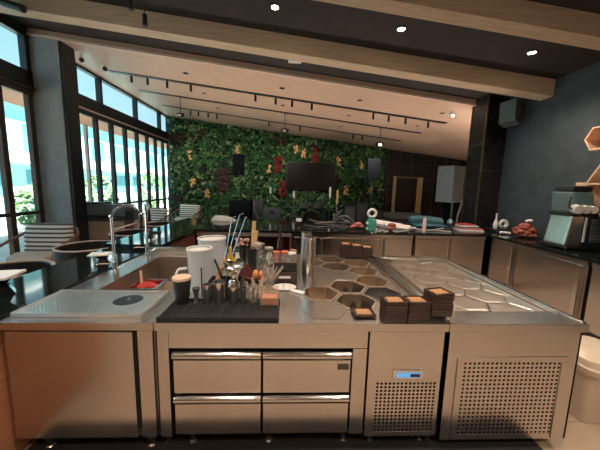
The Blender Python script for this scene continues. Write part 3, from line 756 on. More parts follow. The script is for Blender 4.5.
# glass funnel, white paddle
t = lathed('glass_cone', [(0, 0), (.04, .0), (.038, .03), (.012, .085), (.008, .105), (0, .105)], -.025, 1.93, .9005, 'clear', 'small clear glass cone next to the white paddle', 'glass funnel')
t = thing('paddle', (.02, 2.12, .9), 'white plastic scoop lying flat between funnel and caddy', 'scoop')
MB().ball((-.02, 2.13, .913), .095, 20, 8, (1, .75, .12)).build('scoop_blade', 'white', t, smooth=True, angle=60)
MB().rbox((.08, 2.04, .909), (.12, .04, .014), -.6).build('handle', 'white', t, bevel=.005)
# white containers
def container(x, y, r, h, label, handle=False):
    t = thing('plastic_container', (x, y, .9), label, 'container', 'large frosted plastic containers')
    MB().lathe([(0, .001), (r * .86, .001), (r, h), (r - .004, h), (r * .86 - .004, .006), (0, .006)], (x, y, .9), 32).build('body', 'frost', t, smooth=True)
    MB().lathe([(r + .001, h - .012), (r + .006, h - .006), (r + .004, h + .004), (r - .004, h + .002)], (x, y, .9), 32, True).build('rim', 'white', t, smooth=True)
    if handle:
        MB().tube([(x - r * .9, y - .04, .9 + h * .22), (x - r - .05, y - .06, .9 + h * .28), (x - r - .065, y - .06, .9 + h * .45), (x - r - .045, y - .06, .9 + h * .55), (x - r * .95, y - .04, .9 + h * .56)], .011, 8).build('handle', 'white', t, smooth=True)
container(-.66, 2.08, .088, .325, 'frosted plastic measuring jug with side handle, left of the two', True)
container(-.63, 2.32, .112, .36, 'taller frosted plastic container behind the jug')
# caddy with muddlers and scoops
t = thing('utensil_caddy', (-.57, 2.0, .9), 'low black caddy of bar utensils behind the shakers', 'caddy')
m = MB(); x0, x1, y0, y1 = -.56, -.33, 1.94, 2.06
for a in ((x0, x1, y0, y0 + .006), (x0, x1, y1 - .006, y1), (x0, x0 + .006, y0 + .006, y1 - .006), (x1 - .006, x1, y0 + .006, y1 - .006), (-.45, -.444, y0 + .006, y1 - .006)): m.box(*a, .9008, 1.02)
m.box(x0, x1, y0, y1, .9004, .906); m.build('bin', 'black', t)
def stick(pts, r, mat, name, label, cat, r2=None, group=None):
    return tag(MB().tube(pts, r, 8, r2).build(name, mat, loc=pts[0], smooth=True), label, cat, group)
stick([(-.52, 2.0, .91), (-.47, 2.06, 1.16)], .02, 'muddler', 'muddler', 'thick wooden muddler leaning right in the black caddy', 'muddler', .014)
stick([(-.54, 2.02, .91), (-.49, 2.04, 1.09)], .017, 'muddler', 'muddler', 'shorter wooden muddler in front of the container', 'muddler', .02)
stick([(-.43, 1.99, .91), (-.52, 1.97, 1.17)], .007, 'black', 'bar_knife', 'dark knife handle leaning left out of the black caddy', 'knife')
stick([(-.60, 1.93, .905), (-.603, 1.93, 1.12)], .005, 'black', 'stir_stick', 'thin dark stick standing behind the small jigger', 'stick')
def scoop(x, y, z, rz, label):
    t = thing('strainer', (x, y, z), label, 'strainer', 'steel strainers in the caddy')
    MB().lathe([(0, -.02), (.03, -.012), (.045, .005), (.043, .007), (.028, -.008), (0, -.015)], (0, 0, 0), 20).build('bowl', 'steel_bright', t, loc=(0, 0, 0), smooth=True)
    MB().tube([(0, 0, .04), (0, 0, .14)], .006, 6).build('handle', 'steel_bright', t, loc=(0, 0, 0))
    t.children[0].rotation_euler = (1.2, 0, rz); t.children[1].rotation_euler = (PI - .1, .15, 0)
scoop(-.43, 2.01, 1.11, .4, 'round steel strainer standing in the caddy, left one')
scoop(-.355, 2.03, 1.12, -.3, 'round steel strainer standing in the caddy, right one')
# black cups with straws, bamboo, flowers
for x, y, r, h, l in ((-.445, 2.72, .042, .2, 'tall black cup holding pink flowers'), (-.345, 2.66, .05, .2, 'tall black cup holding bamboo picks')):
    lathed('black_cup', cup(r * .85, r, h), x, y, .9005, 'black', l, 'cup', 'black utensil cups')
stick([(-.35, 2.67, .91), (-.325, 2.67, 1.36)], .018, 'bamboo', 'bamboo_stick', 'long bamboo stick standing highest in the black cup', 'stick')
stick([(-.34, 2.65, .91), (-.30, 2.66, 1.27)], .017, 'bamboo', 'bamboo_stick', 'shorter bamboo stick in the black cup', 'stick')
t = thing('dried_flowers', (-.445, 2.72, 1.05), 'small bunch of pink and cream dried flowers in the black cup', 'flowers')
m = MB(); rr = random.Random(11)
for i in range(16): m.ball((-.445 + rr.uniform(-.06, .05), 2.70 + rr.uniform(-.03, .03), 1.12 + rr.uniform(0, .06)), rr.uniform(.012, .02), 8, 5)
m.build('blossoms', pm('dusty_pink', (.6, .3, .28), (.7, .52, .42), 40, rough=.8), t, smooth=True)
MB().tube([(-.445, 2.72, .92), (-.45, 2.71, 1.13)], .006, 5).build('stem', 'leafB', t)
m = MB()
m.ball((-.30, 2.66, 1.13), .045, 12, 8, (1.3, 1, .8)); tag(m.build('wooden_egg', 'clay', loc=(-.3, 2.66, 1.1), smooth=True), 'pale brown rounded dish leaning in the black bamboo cup', 'dish')
# long bar spoons / tongs in a cup
lathed('steel_cup', cup(.034, .04, .12), -.60, 2.62, .9005, 'steel_bright', 'steel cup holding long bar spoons behind the containers', 'cup')
for k, (tx, tz, l) in enumerate(((-.53, 1.40, 'long steel bar tongs, left of the three'), (-.46, 1.43, 'long steel bar tongs, middle one'), (-.40, 1.40, 'long straight steel bar spoon, right of the three'))):
    bx = -.60 + k * .01 - .01
    t = thing('bar_tongs', (bx, 2.62, .91), l, 'bar tool', 'long steel bar tools')
    pts = [(bx, 2.62, .91), (tx, 2.64, tz - .02), (tx + .012, 2.64, tz), (tx + .03, 2.64, tz + .004)] if k < 2 else [(bx + .02, 2.62, .91), (tx, 2.64, tz)]
    MB().tube(pts, .0055, 6).build('shaft', 'chrome', t, smooth=True)
    MB().ball(pts[-1], .011, 10, 6, (1.2, 1, .6)).build('tip', 'chrome', t, smooth=True)
# small bottles
def bottle(x, y, r, h, mat, capmat, label, z=.9005, neck=.35):
    t = thing('bottle', (x, y, z), label, 'bottle')
    MB().lathe([(0, 0), (r, 0), (r, h * .6), (r * neck, h * .78), (r * neck, h * .92), (0, h * .92)], (x, y, z), 20).build('body', mat, t, smooth=True)
    MB().lathe([(r * neck * 1.2, h * .9), (r * neck * 1.2, h), (0, h)], (x, y, z), 14).build('cap', capmat, t, smooth=True)
bottle(-.51, 2.46, .028, .25, 'yellow', 'yellow', 'yellow squeeze bottle between the container and the black cups', neck=.5)
bottle(-.45, 2.47, .028, .23, 'white', 'leafB', 'small white bottle with green cap beside the yellow one', neck=.6)
bottle(-.09, 3.15, .035, .29, 'amber', 'darkred', 'dark brown glass bottle standing behind the jars', neck=.33)
# jars
def jar(x, y, r, h, body, lid, label, fill=None):
    t = thing('jar', (x, y, .9), label, 'jar', 'jars in the middle of the island')
    MB().lathe([(0, .001), (r, .001), (r, h * .85), (r * .85, h * .93), (r * .8, h * .93)], (x, y, .9), 22, True).build('jar_body', body, t, smooth=True)
    MB().lathe([(r * .9, h * .9), (r * .92, h), (0, h * 1.02)], (x, y, .9), 22).build('lid', lid, t, smooth=True)
    if fill:
        m = MB(); rr = random.Random(int(x * 1000))
        for i in range(26):
            a = rr.uniform(0, 2 * PI); q = rr.uniform(0, r * .72); m.ball((x + q * math.cos(a), y + q * math.sin(a), .915 + rr.uniform(0, h * .68)), r * .22, 7, 5)
        m.build('contents', fill, t)
jar(-.285, 2.90, .05, .2, 'clear', 'grey_fabric', 'glass jar with grey lid behind the shell dish', 'clay')
jar(-.19, 2.76, .046, .19, 'clear', 'clay', 'glass jar full of white pebbles', 'paper')
jar(-.115, 2.80, .042, .14, 'acryl', 'orange_plastic', 'jar with red lid right of the pebble jar', 'pink')
jar(.045, 2.72, .045, .15, 'clear', 'white', 'clear round jar with whitish lid behind the black caddy', None)
jar(-.03, 2.86, .042, .13, 'acryl', 'orange_plastic', 'jar with orange lid beside the clear round jar', 'pink')
jar(.06, 2.92, .04, .13, 'acryl', 'tan_leather', 'jar with tan lid farthest right of the jars', 'clay')
# black napkin caddy
t = thing('napkin_caddy', (-.015, 2.34, .9), 'dark wooden napkin caddy with pale label in front of the jars', 'caddy')
m = MB(); m.box(-.115, .085, 2.27, 2.28, .9006, .985).box(-.115, .085, 2.41, 2.42, .9006, 1.03).box(-.115, -.105, 2.28, 2.41, .9006, 1.0).box(.075, .085, 2.28, 2.41, .9006, 1.0).box(-.115, .085, 2.27, 2.42, .9003, .91)
m.build('box', 'coaster_box', t, bevel=.003)
MB().box(-.075, .03, 2.264, 2.27, .935, .955).build('label', 'paper', t)
m = MB()
for i in range(6): m.box(-.10, .07, 2.287 + i * .02, 2.3 + i * .02, .912, 1.01 + (i % 2) * .01)
m.build('napkins', 'black', t)
lathed('water_glass', cup(.036, .042, .17), -.005, 2.52, .9005, 'clear', 'clear upright glass behind the napkin caddy', 'glass')
# shell dish and stones
lathed('dish', [(0, 0), (.05, 0), (.08, .03), (.077, .033), (.048, .006), (0, .006)], -.28, 2.33, .9005, 'darkred', 'dark red shallow dish of shells', 'dish')
for i, (x, y, z, r_) in enumerate(((-.27, 2.34, .945, .035), (-.225, 2.33, .945, .028), (-.20, 2.26, .925, .024))):
    tag(MB().ball((x, y, z), r_, 14, 9, (.8, 1, 1.2)).build('sea_shell', 'shell', loc=(x, y, z - r_), smooth=True, angle=60),
        ['largest orange sea shell in the dark red dish', 'smaller orange shell beside the largest', 'orange shell lying right of the dish'][i], 'shell', 'orange shells')
t = thing('twig_bowl', (-.13, 2.22, .9), 'clear bowl bristling with pale driftwood twigs', 'bowl')
MB().lathe(cup(.04, .06, .06), (-.13, 2.22, .9005), 22).build('bowl', 'clear', t, smooth=True)
m = MB(); rr = random.Random(21)
for i in range(16):
    a = rr.uniform(0, 2 * PI); e = rr.uniform(.05, .11)
    m.tube([(-.13, 2.22, .92), (-.13 + e * math.cos(a), 2.22 + e * .5 * math.sin(a), .97 + rr.uniform(.02, .1))], .008, 6, .004)
m.build('twigs', 'clay', t)
t = thing('pyramid_holder', (-.37, 2.45, .9), 'small dark pyramid shaped holder behind the shell dish', 'holder')
MB().lathe([(0, 0), (.075, 0), (.07, .02), (.02, .12), (0, .125)], (-.36, 2.4, .9005), 4).build('pyramid', 'darkred', t)
m = MB(); rr = random.Random(31)
for i in range(14):
    x = -.27 + rr.uniform(0, .1); y = 1.96 + rr.uniform(0, .1)
    m.tube([(x, y, .905 + rr.uniform(0, .05)), (x + rr.uniform(-.05, .05), y + rr.uniform(-.03, .03), .93 + rr.uniform(0, .09))], .007, 6, .005)
m.box(-.275, -.165, 1.95, 2.07, .9005, .93)
tag(m.build('twine_heap', 'clay', loc=(-.22, 2.0, .9)), 'heap of pale twisted garnish sticks behind the mixing glasses', 'garnish', None, 'stuff')
# tall steel cylinder
t = thing('steel_canister', (.19, 2.31, .9), 'tall narrow stainless steel canister next to the hexagonal wells', 'canister')
MB().lathe([(0, 0), (.046, 0), (.047, .36), (.052, .375), (.05, .38), (.044, .375), (.04, .02), (0, .02)], (.19, 2.31, .9005), 32).build('body', 'steel_bright', t, smooth=True)
MB().lathe([(.046, .35), (.046, .356), (0, .356)], (.19, 2.31, .9005), 24).build('dark_insert', 'black', t)
t = thing('steel_canister', (.17, 2.46, .9), 'second tall steel canister just behind the first', 'canister')
MB().lathe([(0, 0), (.046, 0), (.047, .40), (.052, .405), (.044, .405), (.04, .02), (0, .02)], (.165, 2.44, .9005), 32).build('body', 'steel_bright', t, smooth=True)

# coaster holder at the back of the wells
t = thing('coaster_holder', (.8, 3.18, .9), 'stepped dark wooden holder with three compartments behind the hexagonal wells', 'holder')
for k, (x0, x1, h) in enumerate(((.615, .735, .17), (.74, .86, .155), (.865, .985, .135))):
    m = MB(); y0, y1 = 3.13, 3.25
    m.box(x0, x1, y0, y0 + .012, .9006, .9 + h - .02).box(x0, x1, y1 - .012, y1, .9006, .9 + h).box(x0, x0 + .01, y0 + .012, y1 - .012, .9006, .9 + h).box(x1 - .01, x1, y0 + .012, y1 - .012, .9006, .9 + h).box(x0, x1, y0, y1, .9003, .912)
    m.build('compartment', 'coaster_box', t, bevel=.002)
    MB().box(x0 + .015, x1 - .015, y0 + .018, y1 - .018, .92, .9 + h - .01).build('cards', 'tan_leather', t)
# coaster trays
def coaster():
    t = local('coaster_tray', '', 'coaster tray', 'dark wooden coaster trays')
    m = MB().box(-.068, .068, -.058, .058, 0, .007)
    for a in ((-.068, .068, -.058, -.05), (-.068, .068, .05, .058), (-.068, -.06, -.05, .05), (.06, .068, -.05, .05)): m.box(*a, .007, .0155)
    m.build('frame', 'coaster_box', t, bevel=.0012, seg=1)
    MB().box(-.046, .046, -.038, .038, .007, .0135).build('leather_inset', 'tan_leather', t)
    return t
ct = coaster(); first = True
ordn = ['bottom', 'second', 'third', 'fourth', 'fifth', 'sixth', 'seventh', 'eighth', 'ninth']
for sname, x, y, n, tw in (('left', .677, 1.665, 7, 0), ('middle', .822, 1.665, 7, 0), ('right', .966, 1.672, 9, 0)):
    for k in range(n):
        l = ('topmost tan-topped coaster tray of the %s stack' % sname) if k == n - 1 else '%s dark coaster tray %sof the %s stack' % (ordn[k], '' if k == 0 else 'from the bottom ', sname)
        rz = RND.uniform(-.03, .03) if k < n - 1 else (.25 if sname == 'right' else .03)
        loc = (x + RND.uniform(-.002, .002), y + RND.uniform(-.002, .002), .9008 + k * .0162)
        if sname == 'right': loc = (loc[0], loc[1], .921 + k * .0162)
        if first: place(ct, loc, rz); ct['label'] = l; first = False
        else: dup(ct, loc, rz, l)
dup(ct, (.49, 1.68, .9075), .0, 'single dark coaster tray lying flat left of the three stacks')

t = thing('rubber_mat', (0, 1.2, 0), 'black ribbed rubber floor mat running under the front of the island', 'floor mat')
MB().box(-1.62, 1.72, 1.3, 1.95, .0005, .012).build('mat_sheet', 'black_matte', t, bevel=.003)
# waste bin right of the island
t = thing('waste_bin', (2.33, 1.95, 0), 'cream plastic bin with domed lid on the floor right of the island', 'bin')
def rrect(cx, cy, w, d, r, n=5):
    out = []
    for sx, sy, a0 in ((1, 1, 0), (-1, 1, 90), (-1, -1, 180), (1, -1, 270)):
        for i in range(n + 1):
            a = math.radians(a0 + 90 * i / n); out.append((cx + sx * (w / 2 - r) + r * math.cos(a), cy + sy * (d / 2 - r) + r * math.sin(a)))
    return out
def loft(rings):
    m = MB(); n = len(rings[0][0]); vs = [(p[0], p[1], z) for R_, z in rings for p in R_]
    fs = [(j * n + i, j * n + (i + 1) % n, (j + 1) * n + (i + 1) % n, (j + 1) * n + i) for j in range(len(rings) - 1) for i in range(n)]
    fs += [tuple(range(n))[::-1], tuple((len(rings) - 1) * n + i for i in range(n))]
    return m.add(vs, fs)
bx, by = 2.40, 1.95
M['cream_plastic'] = pm('cream_plastic', (.62, .52, .4), (.56, .46, .35), 4, rough=.35)
loft([(rrect(bx, by, .36, .34, .06), .002), (rrect(bx, by, .44, .42, .07), .40)]).build('bucket', 'cream_plastic', t, smooth=True)
loft([(rrect(bx, by, .46, .44, .07), .401), (rrect(bx, by, .47, .45, .07), .43), (rrect(bx, by, .47, .45, .07), .45), (rrect(bx, by, .44, .42, .08), .455), (rrect(bx, by, .42, .40, .08), .50), (rrect(bx, by, .3, .28, .08), .53)]).build('lid', 'cream_plastic', t, smooth=True)

# ------------------------------------------------------------------ things on the back bar
ZC = .9705
t = thing('glass_figure', (1.42, 4.68, ZC), 'teal glass bottle shaped like a stacked figure with a ring top', 'bottle')
MB().box(1.35, 1.49, 4.62, 4.74, ZC, ZC + .22).build('body', 'teal', t, bevel=.02)
MB().box(1.335, 1.505, 4.63, 4.73, ZC + .03, ZC + .07).box(1.335, 1.505, 4.63, 4.73, ZC + .12, ZC + .16).build('bands', 'white', t, bevel=.01)
m = MB().tube(arc((1.42, 4.68, ZC + .31), .065, 0, 360, 24, 'xz'), .024, 8); m.build('ring_head', 'white', t, smooth=True)
MB().lathe([(.03, .215), (.03, .26), (0, .26)], (1.42, 4.68, ZC), 14).build('neck', 'teal', t, smooth=True)
lathed('tube_bottle', [(0, 0), (.03, 0), (.03, .2), (.024, .22), (.024, .25), (0, .25)], 2.36, 4.72, ZC, pm('pale_pink', (.75, .55, .52), (.7, .5, .47), 5, rough=.5), 'upright pale pink tube among the cables on the back bar', 'tube')
def lumpy(name, x, y, z, sx, sy, sz, mat, label, cat, n=14, r=.05, seed=1, kind=None):
    m = MB(); rr = random.Random(seed)
    for i in range(n):
        h_ = rr.random() ** 1.3; q_ = math.sqrt(1 - h_ * h_); m.ball((x + q_ * rr.uniform(-sx, sx), y + q_ * rr.uniform(-sy, sy), z + r * .72 + h_ * sz), r * rr.uniform(.7, 1.1), 9, 6, (1.2, 1, .7))
    return tag(m.build(name, mat, loc=(x, y, z), smooth=True, angle=70), label, cat, None, kind)
lumpy('snack_bag', 1.24, 4.95, ZC, .09, .05, .06, 'pink', 'crumpled pink packet left of the teal glass figure', 'packet', 10, .05, 2)
lumpy('snack_bag', 1.83, 4.80, ZC, .06, .04, .08, 'potpourri', 'crumpled reddish packet between the teal figure and pink tube', 'packet', 9, .05, 4)
lumpy('petal_bag', 3.86, 4.36, ZC, .15, .10, .17, 'potpourri', 'clear bag heaped with reddish dried petals beside the machine', 'bag', 60, .05, 6)
lumpy('tissue', 3.93, 4.38, ZC + .235, .03, .02, .03, 'paper', 'crumpled white tissue on top of the reddish petal bag', 'tissue', 6, .035, 9)
# papers
m = MB()
for k, (x, y, r_) in enumerate(((1.80, 5.35, -.25), (2.0, 5.2, -.2), (2.15, 5.1, .1))):
    tag(MB().rbox((x, y, ZC + .06 - k * .02), (.34, .2, .05), r_, .3, .12).build('folded_paper', 'paper', loc=(x, y, ZC)),
        ['pale folded paper behind the teal figure, left one', 'pale folded paper in the middle of the paper pile', 'pale folded paper nearest the pink tube'][k], 'paper', 'folded papers on the back bar')
# cables
def cable(pts, r, mat, label):
    P_ = []
    for i in range(len(pts) - 1):
        p0 = Vector(pts[max(i - 1, 0)]); p1 = Vector(pts[i]); p2 = Vector(pts[i + 1]); p3 = Vector(pts[min(i + 2, len(pts) - 1)])
        for k in range(6):
            u = k / 6
            P_.append(.5 * ((2 * p1) + (-p0 + p2) * u + (2 * p0 - 5 * p1 + 4 * p2 - p3) * u * u + (-p0 + 3 * p1 - 3 * p2 + p3) * u ** 3))
    P_.append(Vector(pts[-1]))
    return tag(MB().tube(P_, r, 7).build('cable', mat, loc=pts[0], smooth=True), label, 'cable', 'cables on the back bar')
z = ZC + .014
cable([(.3, 5.2, z), (.55, 5.0, z), (.8, 5.1, z), (1.0, 4.95, z), (1.1, 5.2, z), (.8, 5.35, z), (.5, 5.3, z + .02)], .013, 'cable', 'looped grey cable behind the bar, right of the red cup')
cable([(.95, 5.5, z), (1.0, 5.4, z + .12), (1.1, 5.35, z + .17), (1.2, 5.35, z + .1), (1.3, 5.45, z), (1.15, 5.55, z + .05), (1.0, 5.5, z + .1)], .03, 'cable', 'thick coiled grey hose left of the teal figure')
cable([(2.1, 4.85, z), (2.3, 4.95, z), (2.55, 4.85, z), (2.8, 5.05, z), (2.95, 5.15, z)], .012, 'palecable', 'pale forked cable passing behind the pink tube')
cable([(2.62, 4.9, z), (2.75, 4.78, z), (2.85, 4.72, z)], .012, 'palecable', 'short pale cable end right of the pink tube')
lumpy('cloth_ball', 2.22, 4.85, ZC, .04, .03, .03, 'palecable', 'small pale bunched cloth left of the pink tube', 'cloth', 6, .045, 14)
t = thing('decor_cup', (.19, 4.93, ZC), 'dark red goblet with a white rim near the middle of the back bar', 'goblet')
MB().lathe([(0, 0), (.035, 0), (.012, .02), (.012, .05), (.045, .09), (.045, .12), (0, .12)], (.19, 4.93, ZC), 20).build('goblet', 'darkred', t, smooth=True)
MB().lathe([(.047, .118), (.055, .13), (.05, .17), (.04, .17), (.04, .12)], (.19, 4.93, ZC), 20, True).build('white_rim', 'white', t, smooth=True)
# driftwood antlers
m = MB()
for pts in ([(.9, 5.55, ZC + .03), (.98, 5.5, ZC + .2), (.93, 5.5, ZC + .42)], [(.95, 5.52, ZC + .15), (1.06, 5.5, ZC + .3)], [(.9, 5.55, ZC + .03), (.6, 5.4, ZC + .04), (.4, 5.45, ZC + .1)], [(.9, 5.55, ZC + .03), (1.2, 5.5, ZC + .05)]): m.tube(pts, .035, 8, .01)
tag(m.build('driftwood', 'cable', loc=(.9, 5.5, ZC), smooth=True), 'grey branching driftwood piece on the back bar below the screen', 'driftwood')
# magazines
for k in range(5):
    mt = [M['paper'], M['pink'], M['grey_fabric'], M['paper'], M['red_cloth']][k]
    tag(MB().rbox((3.37 + .02 * (k % 2), 5.05 + .03 * k, ZC + .011 + k * .0215), (.42 - .04 * k, .3 - .02 * k, .02), -.25 + .12 * k).build('magazine', mt, loc=(3.37, 5.05, ZC + k * .0215)),
        ['bottom pale magazine of the pile in the bar corner', 'pinkish magazine, second from the bottom of the pile', 'grey magazine in the middle of the pile', 'pale magazine, second from the top of the pile', 'small red booklet topping the magazine pile'][k], 'magazine', 'magazines on the corner of the bar')
t = thing('blue_cloth', (2.8, 5.45, ZC), 'blue folded cloth heaped behind the cables', 'cloth')
m = MB()
m.rbox((2.62, 5.55, ZC + .13), (.3, .2, .12), .2, .2, -.1).rbox((2.92, 5.5, ZC + .10), (.36, .22, .14), -.3, .25, .1).rbox((2.8, 5.45, ZC + .03), (.6, .3, .055), 0)
m.build('folds', 'bluecloth', t, bevel=.03, seg=3)
t = thing('desk_gadget', (2.98, 5.1, ZC), 'small blue and white gadget beside the magazines', 'gadget')
MB().lathe([(0, 0), (.06, 0), (.05, .03), (.02, .05), (.02, .1), (0, .1)], (2.98, 5.02, ZC), 16).build('base', 'black', t, smooth=True)
MB().ball((2.98, 5.0, ZC + .15), .06, 14, 9, (1, .6, 1)).build('head', pm('blue_grey', (.12, .2, .32), (.08, .14, .22), 9, rough=.3), t, smooth=True)
MB().ball((2.96, 4.965, ZC + .15), .024, 10, 6, (1, .6, 1)).build('white_button', 'white', t, smooth=True)
# swan vase and curl on black tray
t = thing('black_tray', (3.93, 4.98, ZC), 'black box tray carrying two white ornaments', 'tray')
MB().box(3.74, 4.12, 4.86, 5.14, ZC, ZC + .045).build('tray_base', 'black', t, bevel=.005)
MB().box(3.76, 4.10, 4.853, 4.86, ZC + .012, ZC + .03).build('grey_band', 'grey_box', t)
zt = ZC + .046
t = thing('swan_vase', (3.86, 5.02, zt), 'slender white swan neck vase, left ornament on the black tray', 'ornament')
MB().lathe([(0, 0), (.03, 0), (.045, .06), (.035, .12), (.014, .18), (.012, .25), (.02, .28), (.014, .285)], (3.86, 5.02, zt), 20).build('vase', 'white', t, smooth=True)
MB().ball((3.865, 5.0, zt + .05), .03, 10, 8, (.5, .6, 1.6)).build('dark_opening', 'black', t)
t = thing('curl_ornament', (4.0, 5.0, zt), 'round white curled ornament, right one on the black tray', 'ornament')
MB().tube(arc((3.99, 5.0, zt + .09), .062, -70, 250, 24, 'xz'), .037, 10, .02).build('curl', 'white', t, smooth=True)
lumpy('white_cloth_strip', 3.72, 4.62, ZC, .06, .03, .01, 'paper', 'small white folded napkin left of the petal bag', 'napkin', 6, .035, 17)

# machine
mx, my = 3.80, 3.52
t = thing('slush_machine', (mx, my, ZC), 'countertop drinks machine with clear tank, black lid and steel body', 'drinks machine')
MB().box(3.58, 4.08, 3.40, 3.80, ZC + .02, ZC + .05).build('base', 'black', t, bevel=.006)
for x, y in ((3.61, 3.43), (4.05, 3.43), (3.61, 3.77), (4.05, 3.77)): MB().lathe([(.015, 0), (.015, .02), (0, .02)], (x, y, ZC), 10).build('leg', 'black', t)
bd = MB().add([(3.60, 3.45, 1.02), (3.80, 3.42, 1.02), (3.80, 3.76, 1.02), (3.60, 3.76, 1.02), (3.66, 3.45, 1.42), (3.80, 3.42, 1.42), (3.80, 3.76, 1.42), (3.66, 3.76, 1.42)],
              [(3, 2, 1, 0), (4, 5, 6, 7), (0, 1, 5, 4), (1, 2, 6, 5), (2, 3, 7, 6), (3, 0, 4, 7)]).build('steel_body', 'lidsteel', t, bevel=.02)
MB().box(3.80, 4.07, 3.42, 3.78, 1.02, 1.42).build('side_housing', 'black', t, bevel=.006)
MB().box(3.89, 4.04, 3.41, 3.42, 1.08, 1.38).build('vent_panel', 'grey_box', t, bevel=.004)
m = MB()
for i in range(9): m.box(3.90, 4.03, 3.405, 3.41, 1.1 + i * .03, 1.112 + i * .03)
m.build('vent_slats', 'steel_bright', t)
MB().box(3.80, 3.825, 3.408, 3.42, 1.08, 1.40).build('white_strip', 'white', t)
MB().box(3.64, 4.07, 3.42, 3.78, 1.42, 1.46).build('deck', 'black', t, bevel=.006)
MB().add([(3.66, 3.43, 1.46), (3.91, 3.43, 1.46), (3.91, 3.76, 1.46), (3.66, 3.76, 1.46), (3.62, 3.45, 1.72), (3.91, 3.45, 1.72), (3.91, 3.74, 1.72), (3.62, 3.74, 1.72)],
         [(3, 2, 1, 0), (4, 5, 6, 7), (0, 1, 5, 4), (1, 2, 6, 5), (2, 3, 7, 6), (3, 0, 4, 7)]).build('tank', glass_mat('tank_plastic', (.7, .85, .85), haze=.4, hazecol=(.45, .6, .6)), t, bevel=.015)
MB().box(3.63, 3.90, 3.46, 3.73, 1.722, 1.80).build('lid', 'black', t, bevel=.02)
for i in range(3):
    x = 3.64 + i * .10
    c_ = MB().tube([(x, 3.36, 1.50), (x + .02, 3.44, 1.51)], .055 - .004 * i, 16).build('white_roller', 'white', t, smooth=True)
    MB().tube([(x + .055, 3.37, 1.50), (x + .065, 3.43, 1.505)], .04, 12).build('roller_gap', 'grey_box', t)
MB().tube([(3.60, 3.44, 1.66), (3.56, 3.42, 1.6), (3.56, 3.42, 1.54), (3.6, 3.42, 1.5)], .01, 7).build('tap_handle', 'black', t)

# hexagonal wall shelf on right wall
def hexframe(cy, cz, R, th, x0, x1):
    m = MB(); a = [(cy + R * math.cos(math.radians(60 * i)), cz + R * math.sin(math.radians(60 * i))) for i in range(6)]
    b = [(cy + (R - th) * math.cos(math.radians(60 * i)), cz + (R - th) * math.sin(math.radians(60 * i))) for i in range(6)]
    for i in range(6):
        j = (i + 1) % 6
        m.add([(x0, *a[i]), (x0, *a[j]), (x0, *b[j]), (x0, *b[i]), (x1, *a[i]), (x1, *a[j]), (x1, *b[j]), (x1, *b[i])],
              [(0, 1, 2, 3), (7, 6, 5, 4), (0, 4, 5, 1), (3, 2, 6, 7)])
    return m
t = thing('hexagonal_shelf', (4.14, 3.3, 2), 'pale wooden honeycomb shelf on the slate wall at the right edge', 'shelf')
hexframe(3.53, 2.41, .17, .022, 3.92, 4.145).build('small_cell', 'light_wood', t)
hexframe(3.03, 1.83, .57, .024, 3.92, 4.145).build('large_cell', 'light_wood', t)
MB().box(3.92, 4.145, 2.5, 3.58, 1.82, 1.843).build('middle_board', 'light_wood', t)
MB().box(3.92, 4.145, 3.585, 3.72, 1.80, 1.85).build('end_block', 'light_wood', t)
MB().add([(3.92, 3.46, 2.27), (3.92, 3.435, 2.27), (3.92, 3.30, 2.32), (3.92, 3.32, 2.34), (4.145, 3.46, 2.27), (4.145, 3.435, 2.27), (4.145, 3.30, 2.32), (4.145, 3.32, 2.34)], [(0, 1, 2, 3), (7, 6, 5, 4), (0, 4, 5, 1), (1, 5, 6, 2), (2, 6, 7, 3), (3, 7, 4, 0)]).build('joining_strip', 'light_wood', t)
# wall speaker
t = thing('wall_speaker', (4.1, 5.1, 3.1), 'dark grey speaker tilted on its bracket high on the slate wall', 'speaker')
MB().rbox((3.93, 5.08, 3.09), (.24, .26, .40), .5, -.12, .2).build('cabinet', 'grey_fabric', t, bevel=.015)
MB().tube([(4.02, 5.12, 3.1), (4.148, 5.15, 3.14)], .02, 8).build('bracket', 'black', t)
MB().rbox((3.865, 4.965, 3.10), (.02, .012, .02), .5).build('badge', 'grey_box', t)

# ------------------------------------------------------------------ ceiling fittings
def downlight(x, y, label, power=55):
    z = roofz(x, 4.465); t = thing('downlight', (x, y, z), label, 'downlight', 'recessed downlights in the dark ceiling')
    MB().lathe([(.07, -.002), (.07, -.012), (.05, -.014), (.05, -.004)], (x, y, z), 20, True).build('ring', 'black', t, smooth=True)
    MB().lathe([(.045, -.006), (.045, -.010), (0, -.010)], (x, y, z), 20).build('lamp', 'led', t)
    L = bpy.data.lights.new('downlight_lamp', 'SPOT'); L.energy = power; L.color = (1, .80, .64); L.spot_size = 2.3; L.spot_blend = .8; L.shadow_soft_size = .06
    lo = bpy.data.objects.new('downlight_beam', L); COL.objects.link(lo); lo.parent = t; lo.location = (0, 0, -.06)
DP = 100
downlight(-.22, 3.9, 'small glowing downlight in the dark ceiling, left of the three', DP)
downlight(1.42, 3.9, 'small glowing downlight in the dark ceiling, middle one', DP)
downlight(3.23, 3.92, 'small glowing downlight near the slate wall', DP)
for x in (-2.6, -.9, 1.0, 2.8): downlight(x, .9, 'added ceiling downlight above the viewer, out of the picture', DP * .8)  # unseen downlights, added above and behind the viewer to light the room
for x in (-2.6, -.9, 1.0, 2.8): downlight(x, -1.0, 'added ceiling downlight behind the viewer, out of the picture', DP * .7)
tag(MB().box(-.05, .16, 4.75, 4.87, 3.68, 3.75).build('ceiling_box', 'white', loc=(.05, 4.8, 3.68), bevel=.006), 'small white box fixed at the edge of the long ceiling beam', 'box')
t = thing('small_spotlight', (3.62, 5.0, 3.45), 'small white lit spotlight near the right pillar', 'spotlight')
MB().lathe([(.03, 0), (.03, .06), (0, .06)], (3.66, 5.05, roofz(3.66, 4.465) - .065), 12).build('housing', 'white', t, smooth=True)
